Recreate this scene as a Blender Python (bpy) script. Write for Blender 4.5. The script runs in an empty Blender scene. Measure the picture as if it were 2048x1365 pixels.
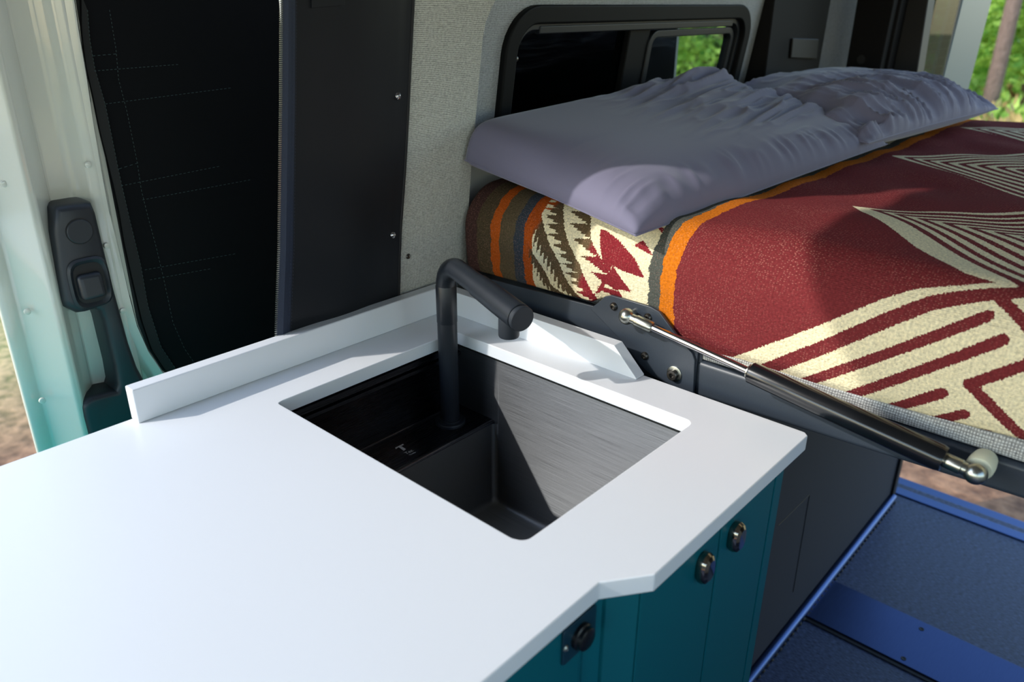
import bpy, bmesh, math, random
import numpy as np
from mathutils import Vector, Matrix

C = bpy.context.scene.collection
W_, H_ = 2048.0, 1365.0
# ------------------------------------------------------------------ camera
F_PX, CX, CY = 1561.46, 1028.31, 679.62
RM = Matrix(((0.67088812, 0.29296358, -0.68123525),
             (-0.74154623, 0.2703413, -0.61402343),
             (0.00427952, 0.91710846, 0.3986148)))
CAM = Vector((0.0, 0.0, 1.4))
cam_d = bpy.data.cameras.new('camera')
cam = bpy.data.objects.new('camera', cam_d); C.objects.link(cam)
mw = RM.to_4x4(); mw.translation = CAM
cam.matrix_world = mw
cam_d.sensor_width = 36.0
cam_d.lens = F_PX * 36.0 / W_
cam_d.shift_x = (W_ / 2 - CX) / W_
cam_d.shift_y = (CY - H_ / 2) / W_
cam_d.clip_start = 0.02
cam_d.clip_end = 300
cam_d.dof.use_dof = True
cam_d.dof.focus_distance = 1.12
cam_d.dof.aperture_fstop = 4.5
bpy.context.scene.camera = cam

# ------------------------------------------------------------------ light
SUN_DIR = Vector((1.3, -0.76, -1.0)).normalized()       # direction the light travels
EXPOSURE = 0.0
SUN_STRENGTH = 3.25
SKY_STRENGTH = 0.46
world = bpy.data.worlds.new('world'); bpy.context.scene.world = world
world.use_nodes = True
wn = world.node_tree; wn.nodes.clear()
wo = wn.nodes.new('ShaderNodeOutputWorld'); wb = wn.nodes.new('ShaderNodeBackground')
sky = wn.nodes.new('ShaderNodeTexSky'); sky.sky_type = 'NISHITA'
sky.sun_disc = False
sky.sun_elevation = math.asin(-SUN_DIR.z)
sky.sun_rotation = math.atan2(-SUN_DIR.x, -SUN_DIR.y)
sky.air_density = 1.3; sky.ozone_density = 2.0; sky.dust_density = 0.6
wb.inputs['Strength'].default_value = SKY_STRENGTH
wn.links.new(sky.outputs[0], wb.inputs[0]); wn.links.new(wb.outputs[0], wo.inputs[0])
sd = bpy.data.lights.new('sun', 'SUN'); sd.energy = SUN_STRENGTH; sd.angle = math.radians(0.9)
sd.color = (1.0, 0.96, 0.9)
sun = bpy.data.objects.new('sun', sd); C.objects.link(sun)
sun.rotation_euler = SUN_DIR.to_track_quat('-Z', 'Y').to_euler()
sun.location = (-6, 5, 7)
vs = bpy.context.scene.view_settings
bpy.context.scene.display_settings.display_device = 'sRGB'
vs.view_transform = 'Standard'; vs.look = 'None'; vs.gamma = 1.0; vs.exposure = EXPOSURE
vs.use_curve_mapping = False

# ------------------------------------------------------------------ helpers
def ray(p):
    return RM @ Vector((p[0] - CX, -(p[1] - CY), -F_PX))
def on_x(p, x):
    d = ray(p); return CAM + d * (x / d.x)
def on_y(p, y):
    d = ray(p); return CAM + d * (y / d.y)
def on_z(p, z):
    d = ray(p); return CAM + d * ((z - CAM.z) / d.z)
def on_plane(p, o, n):
    d = ray(p); return CAM + d * ((Vector(o) - CAM).dot(n) / d.dot(n))

def lin(c):
    return tuple(((v / 255) / 12.92 if v / 255 <= 0.04045 else ((v / 255 + 0.055) / 1.055) ** 2.4) for v in c) + (1.0,)

def new_mat(name):
    m = bpy.data.materials.new(name); m.use_nodes = True
    nt = m.node_tree; b = nt.nodes['Principled BSDF']
    return m, nt, b
def simple(name, rgb, rough=0.5, metal=0.0, spec=0.5, coat=0.0, noise=0.0, nscale=60, bump=0.0, bscale=200, bdist=0.001):
    m, nt, b = new_mat(name)
    col = lin(rgb)
    b.inputs['Base Color'].default_value = col
    b.inputs['Roughness'].default_value = rough
    b.inputs['Metallic'].default_value = metal
    b.inputs['Specular IOR Level'].default_value = spec
    b.inputs['Coat Weight'].default_value = coat
    b.inputs['Coat Roughness'].default_value = 0.04
    tc = nt.nodes.new('ShaderNodeTexCoord')
    if noise:
        n = nt.nodes.new('ShaderNodeTexNoise'); n.inputs['Scale'].default_value = nscale; n.inputs['Detail'].default_value = 4
        nt.links.new(tc.outputs['Object'], n.inputs['Vector'])
        mx = nt.nodes.new('ShaderNodeMix'); mx.data_type = 'RGBA'
        mx.inputs[6].default_value = tuple(max(0, v * (1 - noise)) for v in col[:3]) + (1,)
        mx.inputs[7].default_value = tuple(min(1, v * (1 + noise)) for v in col[:3]) + (1,)
        nt.links.new(n.outputs['Fac'], mx.inputs[0]); nt.links.new(mx.outputs[2], b.inputs['Base Color'])
    if bump:
        n2 = nt.nodes.new('ShaderNodeTexNoise'); n2.inputs['Scale'].default_value = bscale; n2.inputs['Detail'].default_value = 3
        nt.links.new(tc.outputs['Object'], n2.inputs['Vector'])
        bp = nt.nodes.new('ShaderNodeBump'); bp.inputs['Strength'].default_value = bump; bp.inputs['Distance'].default_value = bdist
        nt.links.new(n2.outputs['Fac'], bp.inputs['Height']); nt.links.new(bp.outputs['Normal'], b.inputs['Normal'])
    return m

def fabric(name, c1, c2, scale=420.0, rough=0.9, bumpd=0.0006, axes=(0, 2)):
    """basket weave cloth: threads over and under, procedural"""
    m, nt, b = new_mat(name); L = nt.links
    tc = nt.nodes.new('ShaderNodeTexCoord')
    sep = nt.nodes.new('ShaderNodeSeparateXYZ'); L.new(tc.outputs['Object'], sep.inputs[0])
    comb = nt.nodes.new('ShaderNodeCombineXYZ')
    L.new(sep.outputs[axes[0]], comb.inputs[0]); L.new(sep.outputs[axes[1]], comb.inputs[1])
    wob = nt.nodes.new('ShaderNodeTexNoise'); wob.inputs['Scale'].default_value = 25
    L.new(tc.outputs['Object'], wob.inputs['Vector'])
    vm = nt.nodes.new('ShaderNodeVectorMath'); vm.operation = 'MULTIPLY_ADD'
    vm.inputs[1].default_value = (0.004, 0.004, 0.004)
    L.new(wob.outputs['Color'], vm.inputs[0]); L.new(comb.outputs[0], vm.inputs[2])
    hs = []
    for k, (dx, dy) in enumerate(((1, 0), (0, 1))):
        w = nt.nodes.new('ShaderNodeTexWave'); w.wave_type = 'BANDS'; w.bands_direction = 'X' if k == 0 else 'Y'
        w.inputs['Scale'].default_value = scale / 6.2832; w.inputs['Distortion'].default_value = 0.6
        w.inputs['Detail'].default_value = 1.0
        L.new(vm.outputs[0], w.inputs['Vector']); hs.append(w)
    mul = nt.nodes.new('ShaderNodeMath'); mul.operation = 'MULTIPLY'
    L.new(hs[0].outputs['Fac'], mul.inputs[0]); L.new(hs[1].outputs['Fac'], mul.inputs[1])
    n = nt.nodes.new('ShaderNodeTexNoise'); n.inputs['Scale'].default_value = 380; n.inputs['Detail'].default_value = 3
    mp = nt.nodes.new('ShaderNodeMapping'); mp.inputs['Scale'].default_value = (0.7, 0.7, 1.3)
    L.new(tc.outputs['Object'], mp.inputs['Vector']); L.new(mp.outputs[0], n.inputs['Vector'])
    add = nt.nodes.new('ShaderNodeMath'); add.operation = 'ADD'; add.use_clamp = True
    sc = nt.nodes.new('ShaderNodeMath'); sc.operation = 'MULTIPLY_ADD'; sc.inputs[1].default_value = 1.0; sc.inputs[2].default_value = -0.22
    L.new(n.outputs['Fac'], sc.inputs[0])
    L.new(mul.outputs[0], add.inputs[0]); L.new(sc.outputs[0], add.inputs[1])
    mx = nt.nodes.new('ShaderNodeMix'); mx.data_type = 'RGBA'
    mx.inputs[6].default_value = lin(c1); mx.inputs[7].default_value = lin(c2)
    L.new(add.outputs[0], mx.inputs[0]); L.new(mx.outputs[2], b.inputs['Base Color'])
    bp = nt.nodes.new('ShaderNodeBump'); bp.inputs['Strength'].default_value = 0.8; bp.inputs['Distance'].default_value = bumpd
    L.new(mul.outputs[0], bp.inputs['Height']); L.new(bp.outputs['Normal'], b.inputs['Normal'])
    b.inputs['Roughness'].default_value = rough
    b.inputs['Specular IOR Level'].default_value = 0.2
    return m

def brushed(name, rgb, rough, stretch, bump=0.25, aniso=0.0, arot=0.0):
    m, nt, b = new_mat(name); L = nt.links
    tc = nt.nodes.new('ShaderNodeTexCoord'); mp = nt.nodes.new('ShaderNodeMapping'); mp.inputs['Scale'].default_value = stretch
    n = nt.nodes.new('ShaderNodeTexNoise'); n.inputs['Scale'].default_value = 1.0; n.inputs['Detail'].default_value = 5
    L.new(tc.outputs['Object'], mp.inputs['Vector']); L.new(mp.outputs[0], n.inputs['Vector'])
    mx = nt.nodes.new('ShaderNodeMix'); mx.data_type = 'RGBA'; c = lin(rgb)
    mx.inputs[6].default_value = tuple(v * 0.7 for v in c[:3]) + (1,); mx.inputs[7].default_value = tuple(min(1, v * 1.3) for v in c[:3]) + (1,)
    L.new(n.outputs['Fac'], mx.inputs[0]); L.new(mx.outputs[2], b.inputs['Base Color'])
    r = nt.nodes.new('ShaderNodeMath'); r.operation = 'MULTIPLY_ADD'; r.inputs[1].default_value = 0.25; r.inputs[2].default_value = rough - 0.12
    L.new(n.outputs['Fac'], r.inputs[0]); L.new(r.outputs[0], b.inputs['Roughness'])
    bp = nt.nodes.new('ShaderNodeBump'); bp.inputs['Strength'].default_value = bump; bp.inputs['Distance'].default_value = 0.0004
    L.new(n.outputs['Fac'], bp.inputs['Height']); L.new(bp.outputs['Normal'], b.inputs['Normal'])
    b.inputs['Metallic'].default_value = 0.88 if aniso else 1.0
    if aniso:
        b.inputs['Anisotropic'].default_value = aniso; b.inputs['Anisotropic Rotation'].default_value = arot
        tg = nt.nodes.new('ShaderNodeTangent'); tg.direction_type = 'RADIAL'; tg.axis = 'Z'; L.new(tg.outputs[0], b.inputs['Tangent'])
    return m

def bx(bm, x0, x1, y0, y1, z0, z1):
    vs_ = [bm.verts.new((x, y, z)) for z in (z0, z1) for y in (y0, y1) for x in (x0, x1)]
    for f in ((0, 2, 3, 1), (4, 5, 7, 6), (0, 1, 5, 4), (2, 6, 7, 3), (0, 4, 6, 2), (1, 3, 7, 5)):
        bm.faces.new([vs_[i] for i in f])
def prism(bm, pts, off):
    """closed 3-D polygon swept by the vector off"""
    off = Vector(off)
    a = [bm.verts.new(Vector(p)) for p in pts]; b = [bm.verts.new(Vector(p) + off) for p in pts]
    n = len(pts)
    bm.faces.new(a); bm.faces.new(b[::-1])
    for i in range(n):
        j = (i + 1) % n
        bm.faces.new((a[i], b[i], b[j], a[j]))
def frame_of(d):
    d = d.normalized(); up = Vector((0, 0, 1)) if abs(d.z) < 0.95 else Vector((1, 0, 0))
    s = d.cross(up).normalized(); return s, s.cross(d).normalized()
def tube(bm, path, r, seg=20, caps=True):
    path = [Vector(p) for p in path]; n = len(path)
    rs = r if isinstance(r, (list, tuple)) else [r] * n
    s = None; rings = []
    for i, p in enumerate(path):
        d = (path[min(i + 1, n - 1)] - path[max(i - 1, 0)]).normalized()
        if s is None: s, u = frame_of(d)
        else:
            s = (s - d * s.dot(d)).normalized(); u = s.cross(d)
        rings.append([bm.verts.new(p + (s * math.cos(t) + u * math.sin(t)) * rs[i]) for t in [2 * math.pi * k / seg for k in range(seg)]])
    for a, b in zip(rings, rings[1:]):
        for k in range(seg):
            l = (k + 1) % seg; bm.faces.new((a[k], a[l], b[l], b[k]))
    if caps:
        bm.faces.new(rings[0][::-1]); bm.faces.new(rings[-1])
def lathe(bm, o, ax, prof, seg=28):
    """prof: list of (distance along ax, radius)"""
    o = Vector(o); ax = Vector(ax).normalized()
    tube_path = [o + ax * h for h, r in prof]
    s, u = frame_of(ax); rings = []
    for (h, r), p in zip(prof, tube_path):
        if r < 1e-6: rings.append([bm.verts.new(p)])
        else: rings.append([bm.verts.new(p + (s * math.cos(t) + u * math.sin(t)) * r) for t in [2 * math.pi * k / seg for k in range(seg)]])
    for a, b in zip(rings, rings[1:]):
        for k in range(seg):
            l = (k + 1) % seg
            if len(a) == 1 and len(b) == 1: continue
            if len(a) == 1: bm.faces.new((a[0], b[l], b[k]))
            elif len(b) == 1: bm.faces.new((a[k], a[l], b[0]))
            else: bm.faces.new((a[k], a[l], b[l], b[k]))
    if len(rings[0]) > 1: bm.faces.new(rings[0][::-1])
    if len(rings[-1]) > 1: bm.faces.new(rings[-1])
def ball(bm, o, r, sx=1, sy=1, sz=1, seg=24):
    ret = bmesh.ops.create_uvsphere(bm, u_segments=seg, v_segments=seg // 2, radius=r)
    for v in ret['verts']:
        v.co = Vector((v.co.x * sx, v.co.y * sy, v.co.z * sz)) + Vector(o)
def arc(c, r, a0, a1, n):
    return [(c[0] + r * math.cos(math.radians(a0 + (a1 - a0) * i / n)), c[1] + r * math.sin(math.radians(a0 + (a1 - a0) * i / n))) for i in range(n + 1)]

def obj(name, bm, mat, parent=None, bevel=0.0, bseg=2, smooth=True, angle=35):
    me = bpy.data.meshes.new(name)
    bmesh.ops.recalc_face_normals(bm, faces=bm.faces[:])
    bm.to_mesh(me); bm.free()
    o = bpy.data.objects.new(name, me); C.objects.link(o)
    for mt in (mat if isinstance(mat, (list, tuple)) else [mat]): me.materials.append(mt)
    if smooth:
        me.shade_smooth()
        me.set_sharp_from_angle(angle=math.radians(angle))
    if bevel:
        md = o.modifiers.new('bevel', 'BEVEL'); md.width = bevel; md.segments = bseg
        md.limit_method = 'ANGLE'; md.angle_limit = math.radians(30); md.harden_normals = False
        me.shade_smooth()
        try: md.harden_normals = True
        except Exception: pass
    if parent is not None:
        o.parent = parent; o.matrix_parent_inverse = parent.matrix_world.inverted()
    return o
def np_obj(name, V, F, mat, parent=None, smooth=True):
    me = bpy.data.meshes.new(name)
    V = np.asarray(V, dtype=np.float32); F = np.asarray(F, dtype=np.int32)
    k = F.shape[1]
    me.vertices.add(len(V)); me.vertices.foreach_set('co', V.ravel())
    me.loops.add(F.size); me.loops.foreach_set('vertex_index', F.ravel())
    me.polygons.add(len(F)); me.polygons.foreach_set('loop_start', np.arange(0, F.size, k, dtype=np.int32))
    me.update(calc_edges=True); me.validate()
    if smooth: me.shade_smooth()
    me.materials.append(mat)
    o = bpy.data.objects.new(name, me); C.objects.link(o)
    if parent is not None: o.parent = parent; o.matrix_parent_inverse = parent.matrix_world.inverted()
    return o
def thing(name, label, cat, loc=(0, 0, 0), group=None):
    o = bpy.data.objects.new(name, None); C.objects.link(o); o.empty_display_size = 0.05
    o.location = loc; o.matrix_world = Matrix.Translation(loc)
    o['label'] = label; o['category'] = cat
    if group: o['group'] = group
    return o
def tag(o, label, cat, group=None, kind=None):
    o['label'] = label; o['category'] = cat
    if group: o['group'] = group
    if kind: o['kind'] = kind
    return o
def struct(o, label=None, cat=None):
    o['kind'] = 'structure'
    if label: o['label'] = label
    if cat: o['category'] = cat
    return o
def loc_of(px, f, *a): return f(px, *a)

# ------------------------------------------------------------------ materials
M_counter = simple('solid_surface_white', (224, 226, 229), 0.32, spec=0.45)
M_teal = simple('teal_laminate', (0, 92, 102), 0.45, spec=0.3)
M_tealbounce = simple('teal_bounce_back', (20, 176, 182), 0.35, spec=0.4)  # cabinet teal brightened so the back bounces teal light onto the door
M_black = simple('powder_black', (50, 57, 66), 0.38, noise=0.25, nscale=900, bump=0.3, bscale=1500, bdist=0.0003)
M_matblack = simple('matt_black_faucet', (30, 35, 42), 0.38, spec=0.5, noise=0.15, nscale=60)
M_faucet_cap = simple('matt_black_cap', (36, 41, 48), 0.45)
M_plast = simple('black_plastic', (34, 38, 44), 0.42, bump=0.15, bscale=1800, bdist=0.0002)
M_rubber = simple('black_rubber', (12, 12, 14), 0.6)
M_glossblack = simple('gloss_black_tube', (16, 18, 22), 0.2, spec=0.6, coat=0.3)
M_chrome = simple('chrome', (190, 188, 190), 0.08, metal=1.0)
M_latch = simple('dark_chrome', (150, 142, 130), 0.1, metal=1.0)
M_zinc = simple('zinc_plated', (178, 180, 172), 0.28, metal=1.0, noise=0.15, nscale=120)
M_bolt = simple('bolt_steel', (95, 92, 88), 0.35, metal=1.0)
M_washer_w = simple('nylon_washer', (214, 214, 190), 0.5)
M_paint = simple('van_paint_white', (214, 214, 202), 0.12, coat=1.0)
M_outskin = simple('van_outer_paint', (210, 212, 210), 0.2, coat=0.5)
M_fab = fabric('grey_basket_fabric', (118, 118, 112), (232, 230, 220), 760)
M_fabB = fabric('grey_wall_fabric', (120, 122, 124), (214, 217, 220), 760)
M_trimfab = fabric('grey_bed_fabric', (84, 84, 84), (205, 205, 200), 640, axes=(1, 2))
M_vinyl = simple('black_vinyl', (21, 24, 29), 0.5, spec=0.28, bump=0.25, bscale=9, bdist=0.004)
M_tape = simple('zipper_tape', (28, 38, 58), 0.7, noise=0.4, nscale=700)
M_cover = simple('black_padded_cloth', (11, 12, 14), 0.85, spec=0.15, bump=0.5, bscale=14, bdist=0.004)
M_coveredge = simple('black_cover_binding', (42, 42, 42), 0.85, spec=0.15)
M_thread = simple('green_grey_thread', (46, 62, 60), 0.8)
M_glass_frame = simple('window_black_frame', (9, 10, 12), 0.6, spec=.2)
M_dpillar = simple('dark_grey_trim', (17, 16, 17), 0.7, spec=.2)
M_boxside = simple('speckled_dark_liner', (42, 48, 62), 0.85, noise=0.35, nscale=900, bump=0.6, bscale=900, bdist=0.0006)
M_alu = simple('blue_anodised_strip', (70, 92, 138), 0.35, metal=0.85)
M_plate = brushed('floor_plate_metal', (58, 74, 112), 0.36, (30, 900, 30), 0.1)
M_floor = simple('skylit_blue_vinyl_floor', (58, 68, 92), 0.55, noise=0.3, nscale=500)
M_ceil = simple('ceiling_liner', (150, 150, 148), 0.9, noise=0.08)
M_sink = brushed('gunmetal_brushed', (126, 129, 132), 0.42, (700, 12, 1700), 0.22, .8, 0.25)
M_sinkledge = brushed('gunmetal_ledge', (84, 84, 88), 0.28, (14, 700, 700), 0.25)
M_logo = simple('etched_logo', (205, 203, 200), 0.7)
M_barblk = simple('black_socket', (14, 16, 20), 0.3)
M_doorframe = simple('rear_door_pale_paint', (66, 98, 112), 0.4, coat=0.0)
M_tanrefl = simple('tan_grass_reflection', (226, 160, 66), 0.6, noise=0.25, nscale=60)  # reflection of dry grass in the rear glass, painted as tan colour
M_heater = simple('heater_wire', (150, 90, 60), 0.5)
# floor weave: fine streaks
def streak_floor():
    m, nt, b = new_mat('skylit_blue_vinyl_floor'); L = nt.links  # grey vinyl with the blue skylight put into its colours
    tc = nt.nodes.new('ShaderNodeTexCoord'); mp = nt.nodes.new('ShaderNodeMapping'); mp.inputs['Scale'].default_value = (420, 90, 1)
    n = nt.nodes.new('ShaderNodeTexNoise'); n.inputs['Scale'].default_value = 1; n.inputs['Detail'].default_value = 3
    L.new(tc.outputs['Object'], mp.inputs['Vector']); L.new(mp.outputs[0], n.inputs['Vector'])
    cr = nt.nodes.new('ShaderNodeValToRGB')
    cr.color_ramp.elements[0].position = 0.35; cr.color_ramp.elements[0].color = lin((32, 42, 70))
    cr.color_ramp.elements[1].position = 0.75; cr.color_ramp.elements[1].color = lin((92, 108, 148))
    L.new(n.outputs['Fac'], cr.inputs[0]); L.new(cr.outputs[0], b.inputs['Base Color'])
    b.inputs['Roughness'].default_value = 0.5
    bp = nt.nodes.new('ShaderNodeBump'); bp.inputs['Strength'].default_value = 0.4; bp.inputs['Distance'].default_value = 0.0008
    L.new(n.outputs['Fac'], bp.inputs['Height']); L.new(bp.outputs['Normal'], b.inputs['Normal'])
    return m
M_floor = streak_floor()
def glass_mat(name, tint, refl=0.8):
    m = bpy.data.materials.new(name); m.use_nodes = True; nt = m.node_tree; nt.nodes.clear()
    o = nt.nodes.new('ShaderNodeOutputMaterial'); t = nt.nodes.new('ShaderNodeBsdfTransparent'); g = nt.nodes.new('ShaderNodeBsdfGlossy')
    t.inputs[0].default_value = lin(tint); g.inputs['Roughness'].default_value = 0.02
    lw = nt.nodes.new('ShaderNodeLayerWeight'); pw = nt.nodes.new('ShaderNodeMath'); pw.operation = 'POWER'; pw.inputs[1].default_value = 4.0
    nt.links.new(lw.outputs['Facing'], pw.inputs[0]); fr = nt.nodes.new('ShaderNodeMath'); fr.operation = 'MULTIPLY_ADD'; fr.inputs[1].default_value = refl; fr.inputs[2].default_value = .03
    nt.links.new(pw.outputs[0], fr.inputs[0])
    ms = nt.nodes.new('ShaderNodeMixShader')
    nt.links.new(fr.outputs[0], ms.inputs[0]); nt.links.new(t.outputs[0], ms.inputs[1]); nt.links.new(g.outputs[0], ms.inputs[2])
    nt.links.new(ms.outputs[0], o.inputs[0]); return m
M_glass = glass_mat('tinted_glass', (214, 222, 220))
M_glassdark = glass_mat('tinted_glass_dark', (110, 130, 128))
M_glassrear = glass_mat('tinted_glass_rear', (150, 176, 170), .25)

# ------------------------------------------------------------------ ground and van shell
def ground_mat():
    m, nt, b = new_mat('dirt_and_dry_grass'); L = nt.links
    tc = nt.nodes.new('ShaderNodeTexCoord')
    n1 = nt.nodes.new('ShaderNodeTexNoise'); n1.inputs['Scale'].default_value = 0.6; n1.inputs['Detail'].default_value = 6
    n2 = nt.nodes.new('ShaderNodeTexNoise'); n2.inputs['Scale'].default_value = 14; n2.inputs['Detail'].default_value = 8
    for n in (n1, n2): L.new(tc.outputs['Object'], n.inputs['Vector'])
    c1 = nt.nodes.new('ShaderNodeValToRGB')
    c1.color_ramp.elements[0].position = .3; c1.color_ramp.elements[0].color = lin((96, 66, 48))
    c1.color_ramp.elements[1].position = .72; c1.color_ramp.elements[1].color = lin((176, 132, 98))
    L.new(n2.outputs['Fac'], c1.inputs[0])
    c2 = nt.nodes.new('ShaderNodeValToRGB')
    c2.color_ramp.elements[0].position = .3; c2.color_ramp.elements[0].color = lin((112, 120, 62))
    c2.color_ramp.elements[1].position = .7; c2.color_ramp.elements[1].color = lin((214, 184, 132))
    L.new(n2.outputs['Fac'], c2.inputs[0])
    # dry grass begins a few metres from the van
    sep = nt.nodes.new('ShaderNodeSeparateXYZ'); L.new(tc.outputs['Object'], sep.inputs[0])
    ln = nt.nodes.new('ShaderNodeVectorMath'); ln.operation = 'LENGTH'; L.new(tc.outputs['Object'], ln.inputs[0])
    mr = nt.nodes.new('ShaderNodeMapRange'); mr.inputs['From Min'].default_value = 4.0; mr.inputs['From Max'].default_value = 5.5
    L.new(ln.outputs['Value'], mr.inputs['Value'])
    mx = nt.nodes.new('ShaderNodeMix'); mx.data_type = 'RGBA'
    L.new(mr.outputs[0], mx.inputs[0]); L.new(c1.outputs[0], mx.inputs[6]); L.new(c2.outputs[0], mx.inputs[7])
    L.new(mx.outputs[2], b.inputs['Base Color']); b.inputs['Roughness'].default_value = 0.95
    bp = nt.nodes.new('ShaderNodeBump'); bp.inputs['Strength'].default_value = 0.6; bp.inputs['Distance'].default_value = 0.03
    L.new(n2.outputs['Fac'], bp.inputs['Height']); L.new(bp.outputs['Normal'], b.inputs['Normal'])
    return m
bm = bmesh.new(); bx(bm, -40, 60, -50, 50, -0.75, -0.62)
struct(obj('ground', bm, ground_mat(), smooth=False))

bm = bmesh.new(); bx(bm, -1.3, 2.30, -0.88, 0.93, -0.04, 0.0)
struct(obj('floor', bm, M_floor, smooth=False))
# van lining leans inward with height
LEAN = -0.15
def yA(z, off=0.0): return 0.930 + off + LEAN * (z - 0.97)
NA = Vector((0, 1, -LEAN)).normalized()
def onA(p, off=0.0): return on_plane(p, (0, 0.930 + off, 0.97), NA)

# wall A: fabric covered pillar behind the counter
wa = [(826, -60), (1030, -60), (1004, -22), (985, 12), (971, 45), (965, 80), (958, 160), (950, 250), (944, 320), (938, 400), (934, 470), (931, 560), (929, 620)]
pts = [onA(p) for p in wa]
low = Vector((pts[-1].x - 0.01, yA(0.75), 0.75)); low2 = Vector((pts[-1].x - 0.04, yA(0.0) - 0.02, 0.0))
poly = [Vector((0.585, yA(0.0) - 0.02, 0.0)), Vector((0.585, yA(0.75), 0.75)), Vector((0.60, yA(1.5), 1.5)), Vector((0.62, yA(1.9), 1.9)),
        Vector((pts[1].x + 0.05, yA(1.9), 1.9)), Vector((pts[1].x + 0.02, yA(1.5), 1.5))] + pts[1:] + [low, low2]
# top points come out of order in z, drop duplicates higher than 1.5
poly = [poly[0], poly[1], poly[2], poly[3], poly[4], poly[5]] + [p for p in pts[1:] if p.z < 1.48] + [low, low2]
bm = bmesh.new(); prism(bm, poly, (0, 0.055, 0.0))
bmesh.ops.triangulate(bm, faces=[f for f in bm.faces if len(f.verts) > 4])
struct(obj('wall_left', bm, M_fab, smooth=False))
# wall B: recessed panel with the window hole
OB = 0.045
def onB(p, off=0.0): return onA(p, OB + off)
def rrect(c0, c1, r, n=8):
    (x0, y0), (x1, y1) = c0, c1
    return (arc((x1 - r, y0 + r), r, -90, 0, n) + arc((x1 - r, y1 - r), r, 0, 90, n) + arc((x0 + r, y1 - r), r, 90, 180, n) + arc((x0 + r, y0 + r), r, 180, 270, n))
def ptB(x, z, off=0.0): return Vector((x, 0.930 + OB + off + LEAN * (z - 0.97), z))
WX0, WX1, WZ0, WZ1 = onB((988, 240)).x, onB((1494, 60)).x, 1.10, onB((1300, 9)).z
def panel_with_hole(bm, outer, inner, off):
    """outer / inner: lists of 3-D points; bridges a hole, solid with thickness off"""
    off = Vector(off)
    def ring(pts, o):
        vs_ = [bm.verts.new(Vector(p) + o) for p in pts]
        return vs_, [bm.edges.new((vs_[i], vs_[(i + 1) % len(vs_)])) for i in range(len(vs_))]
    for o in (Vector(), off):
        a, ea = ring(outer, o); b, eb = ring(inner, o)
        bmesh.ops.triangle_fill(bm, use_beauty=True, use_dissolve=False, edges=ea + eb)
        if o.length < 1e-9: A, B = a, b
        else: A2, B2 = a, b
    for P, Q in ((A, A2), (B, B2)):
        for i in range(len(P)):
            j = (i + 1) % len(P); bm.faces.new((P[i], P[j], Q[j], Q[i]))
inner = [ptB(x, z) for x, z in rrect((WX0 + .02, WZ0 + .02), (WX1 - .02, WZ1 - .02), 0.05)]
outer = [ptB(0.93, 0.0), ptB(2.02, 0.0), ptB(2.02, 1.9), ptB(0.93, 1.9)]
bm = bmesh.new(); panel_with_hole(bm, outer, inner, (0, 0.03, 0))
struct(obj('wall_left_rear', bm, M_fabB, smooth=False))
# wall B end pieces: dark pillar, light strip, rear post
def strip(name, pxs, y, thick, mat, zlo=0.0, zhi=1.9):
    """vertical panel through two edge lines seen at pixel pairs (bottom, top)"""
    (bl, tl), (br, tr) = pxs
    P = [on_y(bl, y), on_y(tl, y), on_y(br, y), on_y(tr, y)]
    def ext(a, b, z):
        t = (z - a.z) / (b.z - a.z); return a + (b - a) * t
    q = [ext(P[0], P[1], zlo), ext(P[2], P[3], zlo), ext(P[2], P[3], zhi), ext(P[0], P[1], zhi)]
    bm = bmesh.new(); prism(bm, q, (0, thick, 0)); return obj(name, bm, mat, bevel=0.004)
dp = struct(strip('trim_1', (((1528, 170), (1548, 10)), ((1636, 150), (1661, 10))), 0.885, 0.06, M_dpillar))
bm = bmesh.new(); prism(bm, [on_y(p, 0.884) for p in ((1578, 116), (1582, 76), (1634, 78), (1630, 118))], (0, -0.006, 0))
obj('cover_plate', bm, M_rubber, dp, bevel=0.003)
struct(strip('wall_left_corner', (((1630, 160), (1655, 10)), ((1715, 160), (1740, 10))), 0.90, 0.05, M_fabB))
def post(name, pxs, x0, x1, mat):
    (bl, tl), (br, tr) = pxs
    P = [on_x(bl, x0), on_x(tl, x0), on_x(br, x0), on_x(tr, x0)]
    def ext(a, b, z):
        t = (z - a.z) / (b.z - a.z); return a + (b - a) * t
    q = [ext(P[0], P[1], -0.02), ext(P[2], P[3], -0.02), ext(P[2], P[3], 1.9), ext(P[0], P[1], 1.9)]
    bm = bmesh.new(); prism(bm, q, (x1 - x0, 0, 0)); return obj(name, bm, mat, bevel=0.004)
rp = struct(post('trim_2', (((1690, 140), (1712, 10)), ((1760, 140), (1787, 10))), 2.26, 2.34, M_dpillar))
bm = bmesh.new(); lathe(bm, on_x((1723, 119), 2.262), (-1, 0, 0), [(0, .011), (.004, .011), (.004, 0)])
obj('plug', bm, M_rubber, rp)
rp2 = struct(post('trim_3', (((1755, 140), (1782, 10)), ((1775, 140), (1802, 10))), 2.29, 2.35, M_dpillar))
struct(post('trim_4', (((1768, 140), (1796, 10)), ((1832, 160), (1855, 10))), 2.34, 2.40, M_rubber))

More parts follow.
